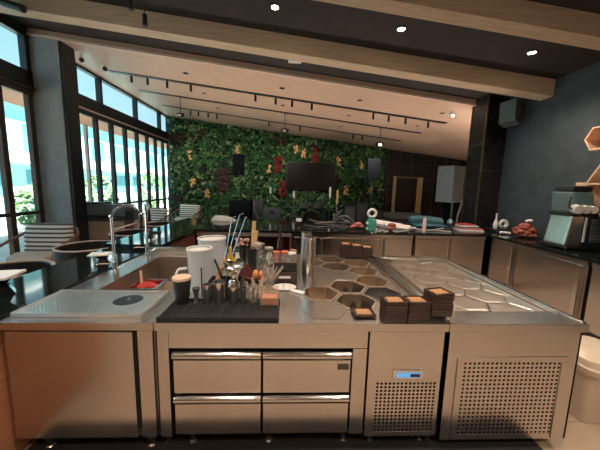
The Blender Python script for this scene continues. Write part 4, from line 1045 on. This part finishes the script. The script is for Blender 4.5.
MB().lathe([(.026, -.003), (.0, -.003), (0, -.004)], (3.66, 5.05, roofz(3.66, 4.465) - .064), 12).build('lamp', 'led_white', t)

def uplight(x, y, z, rz, label, e=120):  # unseen uplight, added to brighten the ceiling
    t = thing('fill_uplight', (x, y, z), label, 'fill light', 'added uplights out of the picture', rz)
    L0 = LOC[t.name]; 
    MB().lathe([(.02, -.12), (.09, 0), (.085, 0), (.015, -.11)], (x, y, z), 18).build('shade', 'brass', t, smooth=True)
    MB().lathe([(0, -.06), (.03, -.05), (.03, -.01), (0, 0)], (x, y, z), 12).build('lamp', 'led_white', t)
    MB().box(x - .02, x + .02, y - .18, y - .02, z - .09, z - .06).build('arm', 'brass', t)
    L = bpy.data.lights.new('uplight_beam', 'SPOT'); L.energy = e; L.color = (1, .80, .64); L.spot_size = 2.6; L.spot_blend = .9; L.shadow_soft_size = .1
    lo = bpy.data.objects.new('uplight_beam', L); COL.objects.link(lo); lo.parent = t; lo.location = (0, 0, .03); lo.rotation_euler = (PI, 0, 0)
def floor_wash(x, y, label, e=260):  # floor light added out of sight to lift the wooden ceiling
    t = thing('fill_wash_light', (x, y, 0), label, 'stage light', 'added fill lights behind the bar')
    MB().lathe([(.12, 0), (.14, .04), (.11, .16), (.10, .16), (.09, .05), (0, .05)], (x, y, .0), 18).build('housing', 'black', t, smooth=True)
    MB().lathe([(.088, .06), (0, .07)], (x, y, 0), 18).build('lamp', 'led_white', t)
    L = bpy.data.lights.new('wash_beam', 'SPOT'); L.energy = e; L.color = (1, .80, .66); L.spot_size = 2.7; L.spot_blend = 1; L.shadow_soft_size = .12
    lo = bpy.data.objects.new('wash_beam', L); COL.objects.link(lo); lo.parent = t; lo.location = (0, 0, .2); lo.rotation_euler = (PI, 0, 0)
for k, (x, y) in enumerate(((-2.9, 7.3), (-.6, 6.8), (1.6, 6.9), (3.9, 6.9), (6.2, 8.6))): floor_wash(x, y, 'added fill light on the floor hidden behind the bar, %s from the windows' % ['first', 'second', 'third', 'fourth', 'fifth'][k], (115, 105, 105, 100, 70)[k])
for x in (-3.2, -.6, 2.2): uplight(x, FY + .18, 2.3, 0, 'added brass fill uplight behind the viewer, out of the picture', 260)
uplight(6.5, 6.02, 2.3, 0, 'added brass fill uplight on the hidden wall behind the right pillar', 120)
uplight(4.8, 6.02, 2.3, 0, 'added brass fill uplight just behind the right pillar, out of sight', 70)
def spot():
    t = local('track_spotlight', '', 'spotlight', 'black cylinder spotlights on the tracks')
    MB().lathe([(.025, -.17), (.028, -.165), (.028, -.03), (.0, -.03)], (0, 0, 0), 12).build('cylinder', 'black', t, smooth=True)
    MB().lathe([(.008, -.035), (.008, 0), (0, 0)], (0, 0, 0), 8).build('stem', 'black', t)
    return t
sp = spot(); first = True
ordw = ['first', 'second', 'third', 'fourth', 'fifth', 'sixth', 'seventh', 'eighth', 'ninth', 'tenth', 'eleventh', 'twelfth']
for row, y, xs in (('nearest', 7.15, (-3.75, -3.38, -2.93, -2.38, -.85, -.36, .04, .52, 2.05, 2.44, 2.87, 3.45)), ('farthest', 9.95, (-3.34, -3.08, -2.76, -2.47, -.72, .34, 2.19, 2.51))):
    for k, x in enumerate(xs):
        l = '%s black spotlight from the windows on the %s ceiling track' % (ordw[k], row)
        loc = (x, y, roofz(x) - .012)
        if first: place(sp, loc); sp['label'] = l; first = False
        else: dup(sp, loc, 0, l)
def oval():
    t = local('recessed_light', '', 'recessed light', 'unlit oval recessed lights in the wooden ceiling')
    MB().lathe([(.06, -.008), (.045, -.01), (.045, -.002)], (0, 0, 0), 18, True).build('ring', 'frame', t, smooth=True)
    MB().lathe([(.044, -.004), (0, -.004)], (0, 0, 0), 18).build('lamp', 'black', t)
    return t
ov = oval(); first = True
for rown, y, xs in (('front', 6.47, (-2.25, -.19, 1.53, 3.42)), ('middle', 7.77, (-2.25, -.2, 1.57, 3.46)), ('rear', 9.15, (-2.24, 1.6))):
    for k, x in enumerate(xs):
        l = '%s dark recessed light from the windows in the %s row of the wooden ceiling' % (ordw[k], rown)
        loc = (x, y, roofz(x))
        if first: place(ov, loc); ov['label'] = l; first = False
        else: dup(ov, loc, 0, l)
for k, (x, y, l) in enumerate(((-3.12, 8.45, 'projector-like pendant lamp on a rod, left one near the windows'), (-.15, 8.45, 'pendant lamp on a rod hanging in the middle of the wooden ceiling'), (2.66, 8.45, 'lit pendant lamp on a rod, right one near the dark panels'))):
    z = roofz(x) - .012; t = thing('rod_pendant', (x, y, z), l, 'pendant lamp', 'pendant lamps on rods')
    MB().tube([(x, y, z), (x, y, z - .46)], .012, 8).build('rod', 'grey_box', t)
    MB().rbox((x, y, z - .50), (.2, .16, .09), .3).build('head', 'black', t, bevel=.02)
    MB().rbox((x - .01, y - .085, z - .52), (.1, .02, .05), .3).build('lens', 'led_white' if k == 2 else 'white', t)
    MB().lathe([(.035, 0), (.035, -.03), (0, -.03)], (x, y, z), 12).build('ceiling_cup', 'grey_box', t)
    L = bpy.data.lights.new('pendant_beam', 'SPOT'); L.energy = 60; L.color = (1, .9, .74); L.spot_size = 1.6; L.spot_blend = .9; L.shadow_soft_size = .08
    L.energy = (90, 90, 35)[k]; lo = bpy.data.objects.new('pendant_beam', L); COL.objects.link(lo); lo.parent = t; lo.location = (0, .15, -.56)
    lo.rotation_euler = (Vector((0, -2.9, 1.6))).to_track_quat('Z', 'Y').to_euler()
for k, (x, y, l) in enumerate(((-4.35, 6.4, 'dark round ceiling fitting in the corner by the windows'), (-4.1, 6.75, 'dark round fitting on a white arm beside the window corner'))):
    z = roofz(x); t = thing('ceiling_camera', (x, y, z), l, 'camera')
    MB().tube([(x, y, z), (x, y, z - .05)], .014, 8).build('arm', 'white', t)
    MB().ball((x, y, z - .09), .05, 14, 9).build('dome', 'black', t, smooth=True)
t = thing('small_spotlight', (3.42, 6.1, roofz(3.42)), 'small white lit spotlight on the wooden ceiling by the right pillar', 'spotlight')
MB().rbox((3.55, 6.3, roofz(3.55) - .07), (.07, .1, .07), .4, .4).build('housing', 'white', t, bevel=.01)
MB().ball((3.55, 6.25, roofz(3.55) - .09), .025, 10, 6).build('lamp', 'led_white', t)
MB().tube([(3.55, 6.3, roofz(3.55)), (3.55, 6.3, roofz(3.55) - .06)], .01, 6).build('arm', 'white', t)
# hanging spots top left
for k, (x, y, zz, l) in enumerate(((-2.055, 4.0, .14, 'black cylinder spotlight hanging at the top left of the frame'), (-1.89, 4.0, .30, 'lower black cylinder spotlight hanging in front of the long beam'))):
    z = roofz(x, 4.465) ; t = thing('hanging_spotlight', (x, y, z), l, 'spotlight', 'hanging spotlights in front of the beam')
    MB().tube([(x, y, z), (x, y, z - zz)], .006, 6).build('rod', 'black', t)
    MB().tube([(x, y, z - zz), (x, y, z - zz - .13)], .03, 12).build('cylinder', 'black', t, smooth=True)

t = thing('beam_fitting', (-3.8, 4.4, 4.0), 'dark cylindrical fitting on the long beam in the top left corner', 'spotlight')
MB().tube([(-3.97, 4.38, 4.10), (-3.69, 4.36, 4.02)], .05, 14).build('cylinder', 'black', t, smooth=True)
MB().tube([(-3.85, 4.37, 4.07), (-3.86, 4.499, 4.12)], .015, 8).build('bracket', 'black', t)

# ------------------------------------------------------------------ plant wall
def leaf(m, c, L, w, nrm, ang):
    n = nrm.normalized(); a = n.orthogonal().normalized(); a = Matrix.Rotation(ang, 3, n) @ a; b = n.cross(a)
    p0 = c - a * L * .5; p1 = c + a * L * .5 + n * -.02
    m.add([p0, c + b * w + n * .0, p1, c - b * w, c + n * .02], [(0, 4, 1), (1, 4, 2), (2, 4, 3), (3, 4, 0)])
rr = random.Random(99)
m = MB()
import colorsys
from mathutils import noise as mnoise
for i in range(9500):
    x = rr.uniform(WX + .08, 4.0); z = rr.uniform(.2, roofz(x) - .02)
    q = mnoise.noise(Vector((x * .9, z * .9, 0))); r_ = rr.random()
    m.cur = 0 if r_ < .36 - q * .5 else (1 if r_ < .80 - q * .3 else (2 if r_ < .955 else 3))
    if mnoise.noise(Vector((x * 1.3 + 20, z * 1.3, 4))) > .42 and rr.random() < .6: m.cur = 4
    L = rr.uniform(.09, .26) * (1.25 if m.cur == 0 else 1)
    leaf(m, Vector((x, BY - .10 - rr.random() * .2 * (1 if m.cur else .5), z)), L, L * rr.uniform(.16, .34), Vector((rr.uniform(-.7, .7), -1, rr.uniform(-.3, 1.0))), rr.uniform(0, 2 * PI))
tag(m.build('plant_wall', ['leafA', 'leafB', 'leafC', 'leafD', 'leafBr'], loc=(0, BY, .2)), 'dense living wall of mixed green leaves covering the back wall', 'green wall', None, 'stuff')
acc = [(-3.94, 2.83, 'o', 'orange flower spray high on the plant wall, nearest the windows'), (-2.05, 3.12, 'o', 'orange flower spray just above the raised black speaker'),
       (-.82, 2.41, 'o', 'cream and orange flower between the left speaker and the screen'), (-3.86, 1.74, 'o', 'orange flower spray low on the plant wall near the windows'),
       (-3.3, 1.35, 'o', 'orange flower spray lowest on the plant wall, above the armchairs'), (.25, 3.2, 'o', 'large cream flower spray above the black screen'),
       (.55, 3.05, 'o', 'smaller orange flower spray above the screen, right of the large one'), (2.0, 2.78, 'o', 'orange flower at the upper right corner of the screen'),
       (2.95, 2.64, 'o', 'orange flower beside the right raised speaker'), (2.35, 1.6, 'o', 'orange and yellow flower spray below the screen, right side'),
       (3.38, 1.65, 'o', 'orange flower spray below the right raised speaker'),
       (-.45, 2.55, 'r', 'tall red plant cluster left of the screen'), (-.25, 1.6, 'r', 'red plant cluster at the lower left corner of the screen'),
       (1.05, 2.98, 'r', 'dark red plant cluster just above the screen'), (-2.7, 1.9, 'm', 'maroon plant cluster left of the raised speaker, low down')]
for k, (x, z, kind, l) in enumerate(acc):
    r2 = random.Random(k + 40); m = MB()
    n, sp_, mat, L0 = (9, (.07, .16), 'petal', .17) if kind == 'o' else ((34, (.12, .3), 'leafR', .2) if kind == 'r' else (60, (.28, .45), 'leafBr', .24))
    for i in range(n):
        leaf(m, Vector((x + r2.uniform(-sp_[0], sp_[0]), BY - .31 - r2.random() * .06, z + r2.uniform(-sp_[1], sp_[1]))), L0 * r2.uniform(.7, 1.1), L0 * .26, Vector((r2.uniform(-.5, .5), -1, r2.uniform(-.2, .7))), PI / 2 + r2.uniform(-.6, .6))
    if kind == 'o':
        for i in range(3): m.tube([(x, BY - .1, z - .2), (x + r2.uniform(-.05, .05), BY - .3, z)], .008, 5)
    tag(m.build('flower_spray' if kind == 'o' else 'red_plant', mat, loc=(x, BY - .3, z)), l, 'flowers' if kind == 'o' else 'plant', 'accent plants on the plant wall')

# door frame in the dark panelling
t = thing('door_frame', (5.1, BY, 0), 'tall cream door frame in the dark panelled wall', 'door frame')
MB().box(4.42, 4.54, BY - .08, BY - .021, 0, 2.25).build('jamb', 'cream', t)
MB().box(5.52, 5.68, BY - .08, BY - .021, 0, 2.22).build('jamb', 'cream', t)
MB().box(4.54, 5.52, BY - .07, BY - .021, 2.17, 2.23).build('head', 'brass', t)
MB().box(5.46, 5.52, BY - .06, BY - .021, 0, 2.17).build('yellow_edge', 'yellow', t)
MB().box(4.54, 5.46, BY - .04, BY - .021, 0, 2.17).build('door_leaf', 'wall_dark', t)

# ------------------------------------------------------------------ stage gear
struct('stage', MB().box(-2.4, 4.6, 7.6, BY - .4, 0, .35), 'black')
ZS = .352
def pole_speaker(x, y, z0, z1, w, label, cl):
    t = thing('speaker_stand', (x, y, ZS), 'tripod stand under ' + label, 'stand', 'speaker stands')
    MB().tube([(x, y, ZS + .1), (x, y, z0)], .02, 8).build('pole', 'grey_box', t)
    for a in range(3):
        an = a * 2 * PI / 3 + .3; MB().tube([(x, y, ZS + .5), (x + .4 * math.cos(an), y + .4 * math.sin(an), ZS + .012)], .012, 6).build('leg', 'black', t)
    s_ = thing('loudspeaker', (x, y, z0), label, 'speaker', 'loudspeakers on poles')
    h = w / 2
    MB().prism([(x - h, y - .15), (x + h, y - .15), (x + h * .7, y + .2), (x - h * .7, y + .2)], z0 + .001, z1).build('cabinet', 'speaker', s_, bevel=.02)
    MB().box(x - .02, x + .02, y - .158, y - .15, z0 + .08, z0 + .1).build('badge', 'steel_bright', s_)
pole_speaker(-1.70, 9.8, 2.03, 2.72, .40, 'the black loudspeaker raised before the left part of the plant wall', 'l')
pole_speaker(2.75, 9.3, 1.96, 2.66, .44, 'the black loudspeaker raised right of the screen', 'r')
t = thing('subwoofer', (-1.5, 8.8, ZS), 'wide black subwoofer on the stage left', 'speaker')
MB().box(-1.84, -1.18, 8.75, 9.25, ZS, 1.22).build('cabinet', 'speaker', t, bevel=.015)
MB().box(-1.79, -1.23, 8.735, 8.75, ZS + .05, 1.17).build('grille', 'speaker', t)
t = thing('flight_case', (-.95, 8.9, ZS), 'grey upright case beside the subwoofer', 'case')
MB().box(-1.14, -.8, 8.85, 9.2, ZS, 1.25).build('case_body', 'grey_fabric', t, bevel=.01)
MB().tube([(-1.08, 8.84, 1.2), (-1.06, 8.82, .9), (-.95, 8.8, .7), (-.8, 8.8, .68)], .018, 6).build('strap', 'palecable', t)
t = thing('amplifier', (-.48, 8.6, ZS), 'low dark grey amplifier with handle, right of the upright case', 'amplifier')
MB().box(-.75, -.24, 8.5, 8.85, ZS, 1.05).build('box', 'grey_fabric', t, bevel=.02)
MB().box(-.58, -.42, 8.485, 8.5, .86, .95).build('handle', 'black', t)
t = thing('television', (.89, 11.3, 2.1), 'large black flat screen hung on the plant wall', 'television')
MB().box(-.12, 1.90, 11.46, 11.53, 1.58, 2.68).build('casing', 'black', t, bevel=.01)
MB().box(-.09, 1.87, 11.452, 11.46, 1.61, 2.65).build('screen', 'screen', t)
MB().box(.6, 1.2, 11.53, 11.895, 1.9, 2.3).build('wall_bracket', 'black', t)
def mic(x, y, zt, label, mat='white', h=.2):
    t = thing('microphone_stand', (x, y, ZS), label, 'microphone stand', 'microphone stands on the stage')
    MB().lathe([(.13, 0), (.13, .015), (.012, .03), (.012, zt - ZS - h)], (x, y, ZS), 14).build('stand', 'grey_box', t, smooth=True)
    MB().lathe([(.02, 0), (.032, .03), (.034, h), (0, h + .02)], (x, y, zt - h), 12).build('microphone', mat, t, smooth=True)
mic(-.58, 9.0, 1.66, 'microphone stand with a white head behind the amplifier')
mic(.16, 8.55, 1.55, 'microphone stand with a white head at the left end of the screen')
mic(1.27, 8.6, 1.70, 'microphone stand with tall white head, right of the drum kit', h=.32)
mic(1.50, 8.6, 1.62, 'microphone stand with tan head beside the tall white one', 'bamboo', h=.42)
# drum kit
t = thing('drum_kit', (.8, 9.0, ZS), 'dark drum kit with cymbals on the stage below the screen', 'drum kit')
def drum(c, r, L, ax):
    m = MB(); c = Vector(c); m.tube([c - Vector(ax) * L / 2, c + Vector(ax) * L / 2], r, 22); return m
drum((.75, 9.2, ZS + .30), .27, .4, (0, 1, 0)).build('bass_drum', 'black', t, smooth=True)
drum((.5, 9.15, ZS + .72), .15, .2, (0, .3, .95)).build('tom', 'grey_box', t, smooth=True)
drum((.95, 9.15, ZS + .72), .15, .2, (0, .3, .95)).build('tom', 'grey_box', t, smooth=True)
drum((1.25, 9.0, ZS + .45), .19, .35, (0, 0, 1)).build('floor_tom', 'black', t, smooth=True)
drum((.25, 9.0, ZS + .5), .17, .15, (0, 0, 1)).build('snare', 'steel_bright', t, smooth=True)
for x, y, z in ((.15, 9.2, 1.42), (1.15, 9.3, 1.5), (.62, 9.35, 1.55)):
    cy = MB().lathe([(0, .03), (.03, .025), (.2, -.01), (.2, -.014), (0, .02)], (x, y, z), 24).build('cymbal', 'brass', t, smooth=True)
    MB().tube([(x, y, ZS), (x, y, z)], .01, 6).build('cymbal_pole', 'chrome', t)
for k, (x, z0, z1, l) in enumerate(((1.75, .352, 1.22, 'black floor monitor right of the drum kit'), (2.1, .352, 1.3, 'black cabinet behind the teal figure'), (2.55, .352, 1.1, 'black low cabinet under the right raised speaker'))):
    t = thing('floor_monitor', (x, 8.0, ZS), l, 'speaker', 'floor monitors')
    MB().box(x - .16, x + .16, 7.85, 8.15, z0, z1).build('cabinet', 'speaker', t, bevel=.02)
    MB().box(x - .13, x + .13, 7.84, 7.85, z0 + .05, z1 - .05).build('grille', 'black', t)
# dj desk
t = thing('dj_table', (2.9, 6.8, 0), 'dark table with mixing gear behind the back bar', 'table')
MB().box(2.35, 3.45, 6.5, 7.1, .90, .94).build('table_top', 'black', t, bevel=.004)
for x, y in ((2.4, 6.55), (3.4, 6.55), (2.4, 7.05), (3.4, 7.05)): MB().box(x - .02, x + .02, y - .02, y + .02, 0, .90).build('leg', 'black', t)
t = thing('mixing_console', (2.9, 6.8, .94), 'dark mixing console covered with small knobs', 'mixer')
MB().add([(2.42, 6.55, .941), (3.3, 6.55, .941), (3.3, 7.0, .941), (2.42, 7.0, .941), (2.42, 6.55, 1.0), (3.3, 6.55, 1.0), (3.3, 7.0, 1.12), (2.42, 7.0, 1.12)], [(3, 2, 1, 0), (4, 5, 6, 7), (0, 1, 5, 4), (1, 2, 6, 5), (2, 3, 7, 6), (3, 0, 4, 7)]).build('console_body', 'black', t, bevel=.006)
m = MB()
for i in range(14):
    for j in range(5): m.lathe([(.012, 0), (.01, .02), (0, .02)], (2.48 + i * .058, 6.62 + j * .08, 1.015 + j * .0215), 6)
m.build('knobs', 'grey_box', t)
lumpy('cable_heap', 2.6, 6.35, .0, .1, .05, .1, 'cable', 'heap of dark cables on the floor behind the bar', 'cables', 8, .06, 33, 'stuff')
# grey speaker box on stand and hose lamp
t = thing('column_speaker', (4.9, 8.3, 0), 'grey box on a pole stand before the dark panels', 'speaker')
MB().rbox((4.83, 8.3, 1.88), (.62, .5, 1.06), .55).build('box', 'grey_box', t, bevel=.02)
MB().tube([(4.95, 8.3, .02), (4.95, 8.3, 1.36)], .03, 8).build('pole', 'grey_box', t)
MB().lathe([(.25, 0), (.25, .02), (.03, .04)], (4.95, 8.3, 0), 20).build('base', 'black', t, smooth=True)
pts = [(4.85, 7.8, .02), (4.85, 7.8, 1.0), (4.95, 7.8, 1.4), (5.08, 7.8, 1.8), (5.08, 7.8, 2.05), (5.0, 7.8, 2.12), (4.93, 7.8, 2.08)]
tag(MB().tube(pts, .03, 10).lathe([(.15, 0), (.15, .02), (.02, .04)], (4.85, 7.8, 0), 16).build('curved_pole', 'grey_box', loc=(4.85, 7.8, 0), smooth=True), 'curved grey pole with hooked top beside the grey box', 'pole')

# ------------------------------------------------------------------ lounge furniture
def armchair():
    t = local('armchair', '', 'armchair', 'rattan armchairs with striped cushions')
    m = MB()
    for s_ in (-1, 1):
        m.tube([(s_ * .38, -.32, .02), (s_ * .40, -.34, .4), (s_ * .44, -.30, .62), (s_ * .46, .0, .70), (s_ * .44, .25, .78), (s_ * .36, .34, .86)], .024, 8)
        m.tube([(s_ * .36, .34, .02), (s_ * .36, .34, .86)], .022, 8); m.tube([(s_ * .46, 0, .70), (s_ * .42, 0, .4)], .018, 6)
    m.tube([(-.36, .34, .86), (0, .40, .90), (.36, .34, .86)], .024, 8)
    m.tube([(-.40, -.32, .36), (.40, -.32, .36)], .02, 8); m.tube([(-.36, .34, .36), (.36, .34, .36)], .02, 8)
    for i in range(9): m.tube([(-.32 + i * .08, .34, .36), (-.32 + i * .08, .38, .88)], .008, 5)
    m.box(-.38, .38, -.31, .33, .33, .37)
    m.build('rattan_frame', 'rattan', t, smooth=True, angle=50)
    def pad(c, s3, rx, mat, nm):
        b = MB(); n = 12; k = 8; vs = []; fs = []
        R = Matrix.Rotation(rx, 3, 'X')
        for side in (-1, 1):
            for i in range(n + 1):
                for j in range(k + 1):
                    u, v = i / n * 2 - 1, j / k * 2 - 1; th = ((1 - u ** 4) * (1 - v ** 4)) ** .5
                    vs.append(Vector(c) + R @ Vector((u * s3[0] / 2 * (1 - .04 * v * v), side * s3[1] / 2 * (.15 + .85 * th), v * s3[2] / 2 * (1 - .05 * u * u))))
        N = (n + 1) * (k + 1)
        for q in range(2):
            for i in range(n):
                for j in range(k): fs.append((q * N + i * (k + 1) + j, q * N + (i + 1) * (k + 1) + j, q * N + (i + 1) * (k + 1) + j + 1, q * N + i * (k + 1) + j + 1))
        edge = [i * (k + 1) for i in range(n + 1)] + [n * (k + 1) + j for j in range(1, k + 1)] + [i * (k + 1) + k for i in range(n - 1, -1, -1)] + [j for j in range(k - 1, 0, -1)]
        for a in range(len(edge)): fs.append((edge[a], edge[(a + 1) % len(edge)], N + edge[(a + 1) % len(edge)], N + edge[a]))
        b.add(vs, fs).build(nm, mat, t, smooth=True, angle=80)
    pad((0, .19, .72), (.78, .17, .50), -.18, 'stripe', 'back_cushion')
    pad((0, -.03, .44), (.74, .66, .14), 0, 'cushion_plain', 'seat_cushion')
    t.children[-1].data.name = 'seat_cushion'
    return t
ac = armchair()
for k, (x, y, rz, l) in enumerate(((-4.12, 4.75, .05, 'rattan armchair with green and cream striped cushion, nearest, behind the first bar stool'),
                                   (-4.05, 8.4, -.25, 'rattan armchair with striped cushion under the middle of the folding windows'),
                                   (-3.65, 10.2, -.2, 'farthest rattan armchair, before the plant wall'),
                                   )):
    if k == 0: place(ac, (x, y, 0), rz); ac['label'] = l
    else: dup(ac, (x, y, 0), rz, l)
t = thing('side_table', (-4.25, 3.75, 0), 'pale round side table at the left edge by the window', 'table')
MB().lathe([(0, .60), (.32, .60), (.32, .63), (0, .63)], (-4.25, 3.75, 0), 30).build('table_top', 'white', t, smooth=True)
MB().lathe([(.2, 0), (.2, .02), (.03, .03), (.03, .6)], (-4.25, 3.75, 0), 20).build('pedestal', 'black', t, smooth=True)
t = thing('side_table', (-2.8, 8.1, 0), 'dark low side table right of the second armchair', 'table')
MB().lathe([(0, .60), (.35, .60), (.35, .63), (0, .63)], (-2.8, 8.1, 0), 30).build('table_top', 'black_gloss', t, smooth=True)
MB().lathe([(.2, 0), (.2, .02), (.03, .03), (.03, .6)], (-2.8, 8.1, 0), 20).build('pedestal', 'black', t, smooth=True)
# service cabinet
t = thing('service_cabinet', (-4.1, 6.6, 0), 'tan wooden service cabinet with dark top against the window column', 'cabinet')
MB().box(-4.78, -3.42, 6.3, 6.85, .05, .84).build('body', 'tan_wood', t, bevel=.006)
MB().box(-4.80, -3.40, 6.28, 6.87, .84, .87).build('top', 'grey_fabric', t)
MB().box(-4.76, -3.45, 6.29, 6.30, .43, .44).build('seam', 'brown_wood', t)
MB().box(-3.60, -3.40, 6.26, 6.9, .0, .84).build('dark_end', 'brown_wood', t)
for k, (x0, x1, y0, z1, m_, l) in enumerate(((-4.62, -4.2, 6.4, .95, 'grey_box', 'pale blue grey folded napkins on the service cabinet, left pile'), (-4.0, -3.5, 6.4, .94, 'grey_box', 'pale blue grey folded napkins on the service cabinet, right pile'))):
    tag(MB().box(x0, x1, y0, y0 + .3, .871, z1).build('napkin_pile', m_, loc=(x0, y0, .871), bevel=.01), l, 'napkins', 'napkin piles on the service cabinet')
t = thing('planter_box', (-4.1, 6.5, .95), 'long dark grey box resting above the napkin piles', 'box')
MB().box(-4.62, -3.62, 6.38, 6.75, .952, 1.20).build('box_body', 'planter_grey', t, bevel=.006)
MB().box(-4.64, -4.15, 6.37, 6.76, 1.201, 1.24).build('box_lid', 'frame', t, bevel=.004)
t = thing('planter_box', (-3.5, 6.4, .95), 'short black box at the right end of the service cabinet', 'box')
MB().box(-3.60, -3.42, 6.3, 6.7, .871, 1.08).build('box_body', 'black', t, bevel=.004)
for k in range(3):
    lathed('small_candle', [(0, 0), (.022, 0), (.022, .05), (0, .05)], -4.72 + k * .07, 6.36, .871, 'white', ['leftmost', 'middle', 'rightmost'][k] + ' small white candle by the grey column', 'candle', 'small white candles')
# white cloth hat shape on the bar
m = MB(); n = 20
vs = []; fs = []
for i in range(n + 1):
    u = i / n * 2 - 1
    for j in range(9):
        v = j / 8 * 2 - 1; h = max(0, (1 - u * u)) * max(0, 1 - v * v)
        vs.append((-1.33 + u * .26, 5.80 + v * .12 * math.sqrt(max(0, 1 - u * u) + .02), ZC + .002 + .10 * h ** .6 * (1 - .3 * u)))
for i in range(n):
    for j in range(8): fs.append((i * 9 + j, (i + 1) * 9 + j, (i + 1) * 9 + j + 1, i * 9 + j + 1))
N = len(vs); vs += [(v[0], v[1], ZC + .0005) for v in vs]; fs += [tuple(N + q for q in f[::-1]) for f in fs]
tag(m.add(vs, fs).build('folded_cloth', 'paper', loc=(-1.33, 5.8, ZC), smooth=True), 'white folded cloth mound on the back bar in front of the subwoofer', 'cloth')

# ------------------------------------------------------------------ light
w = bpy.data.worlds.new('World'); bpy.context.scene.world = w; w.use_nodes = True
nt = w.node_tree; bg = nt.nodes['Background']
tc = nt.nodes.new('ShaderNodeTexCoord'); sx = nt.nodes.new('ShaderNodeSeparateXYZ'); cr = nt.nodes.new('ShaderNodeValToRGB')
nt.links.new(tc.outputs['Generated'], sx.inputs[0]); nt.links.new(sx.outputs['Z'], cr.inputs[0])
cr.color_ramp.elements[0].position = 0; cr.color_ramp.elements[0].color = (.62, .86, .92, 1)
cr.color_ramp.elements[1].position = .5; cr.color_ramp.elements[1].color = (.28, .6, .84, 1)
nt.links.new(cr.outputs[0], bg.inputs[0]); bg.inputs[1].default_value = .85
S = bpy.data.lights.new('sun', 'SUN'); S.energy = 20.0; S.angle = .01; S.color = (1, .95, .87)
so_ = bpy.data.objects.new('sun', S); COL.objects.link(so_); so_.rotation_euler = (Vector((.55, -.45, .75))).to_track_quat('Z', 'Y').to_euler()

# ------------------------------------------------------------------ camera
PITCH, YAW, ROLL, H = map(float, (math.radians(7.8), math.radians(2.45), math.radians(1.45), 1.7))
fwd = Vector((math.sin(YAW) * math.cos(PITCH), math.cos(YAW) * math.cos(PITCH), -math.sin(PITCH)))
r0 = Vector((math.cos(YAW), -math.sin(YAW), 0)); u0 = r0.cross(fwd)
R_ = r0 * math.cos(ROLL) + u0 * math.sin(ROLL); U_ = -r0 * math.sin(ROLL) + u0 * math.cos(ROLL)
cam = bpy.data.cameras.new('camera'); cam.sensor_width = 36; cam.lens = 280 / 600 * 36; cam.clip_start = .05
co = bpy.data.objects.new('camera', cam); COL.objects.link(co)
mw = Matrix.Identity(4)
for i in range(3): mw[i][0] = R_[i]; mw[i][1] = U_[i]; mw[i][2] = -fwd[i]
mw[2][3] = H; co.matrix_world = mw
sc = bpy.context.scene; sc.camera = co
sc.view_settings.view_transform = 'Standard'; sc.view_settings.look = 'None'; sc.view_settings.exposure = .7; sc.view_settings.gamma = 1
sc.view_settings.use_curve_mapping = False
sc.cycles.max_bounces = 10; sc.cycles.transparent_max_bounces = 16
sc.cycles.sample_clamp_indirect = 6
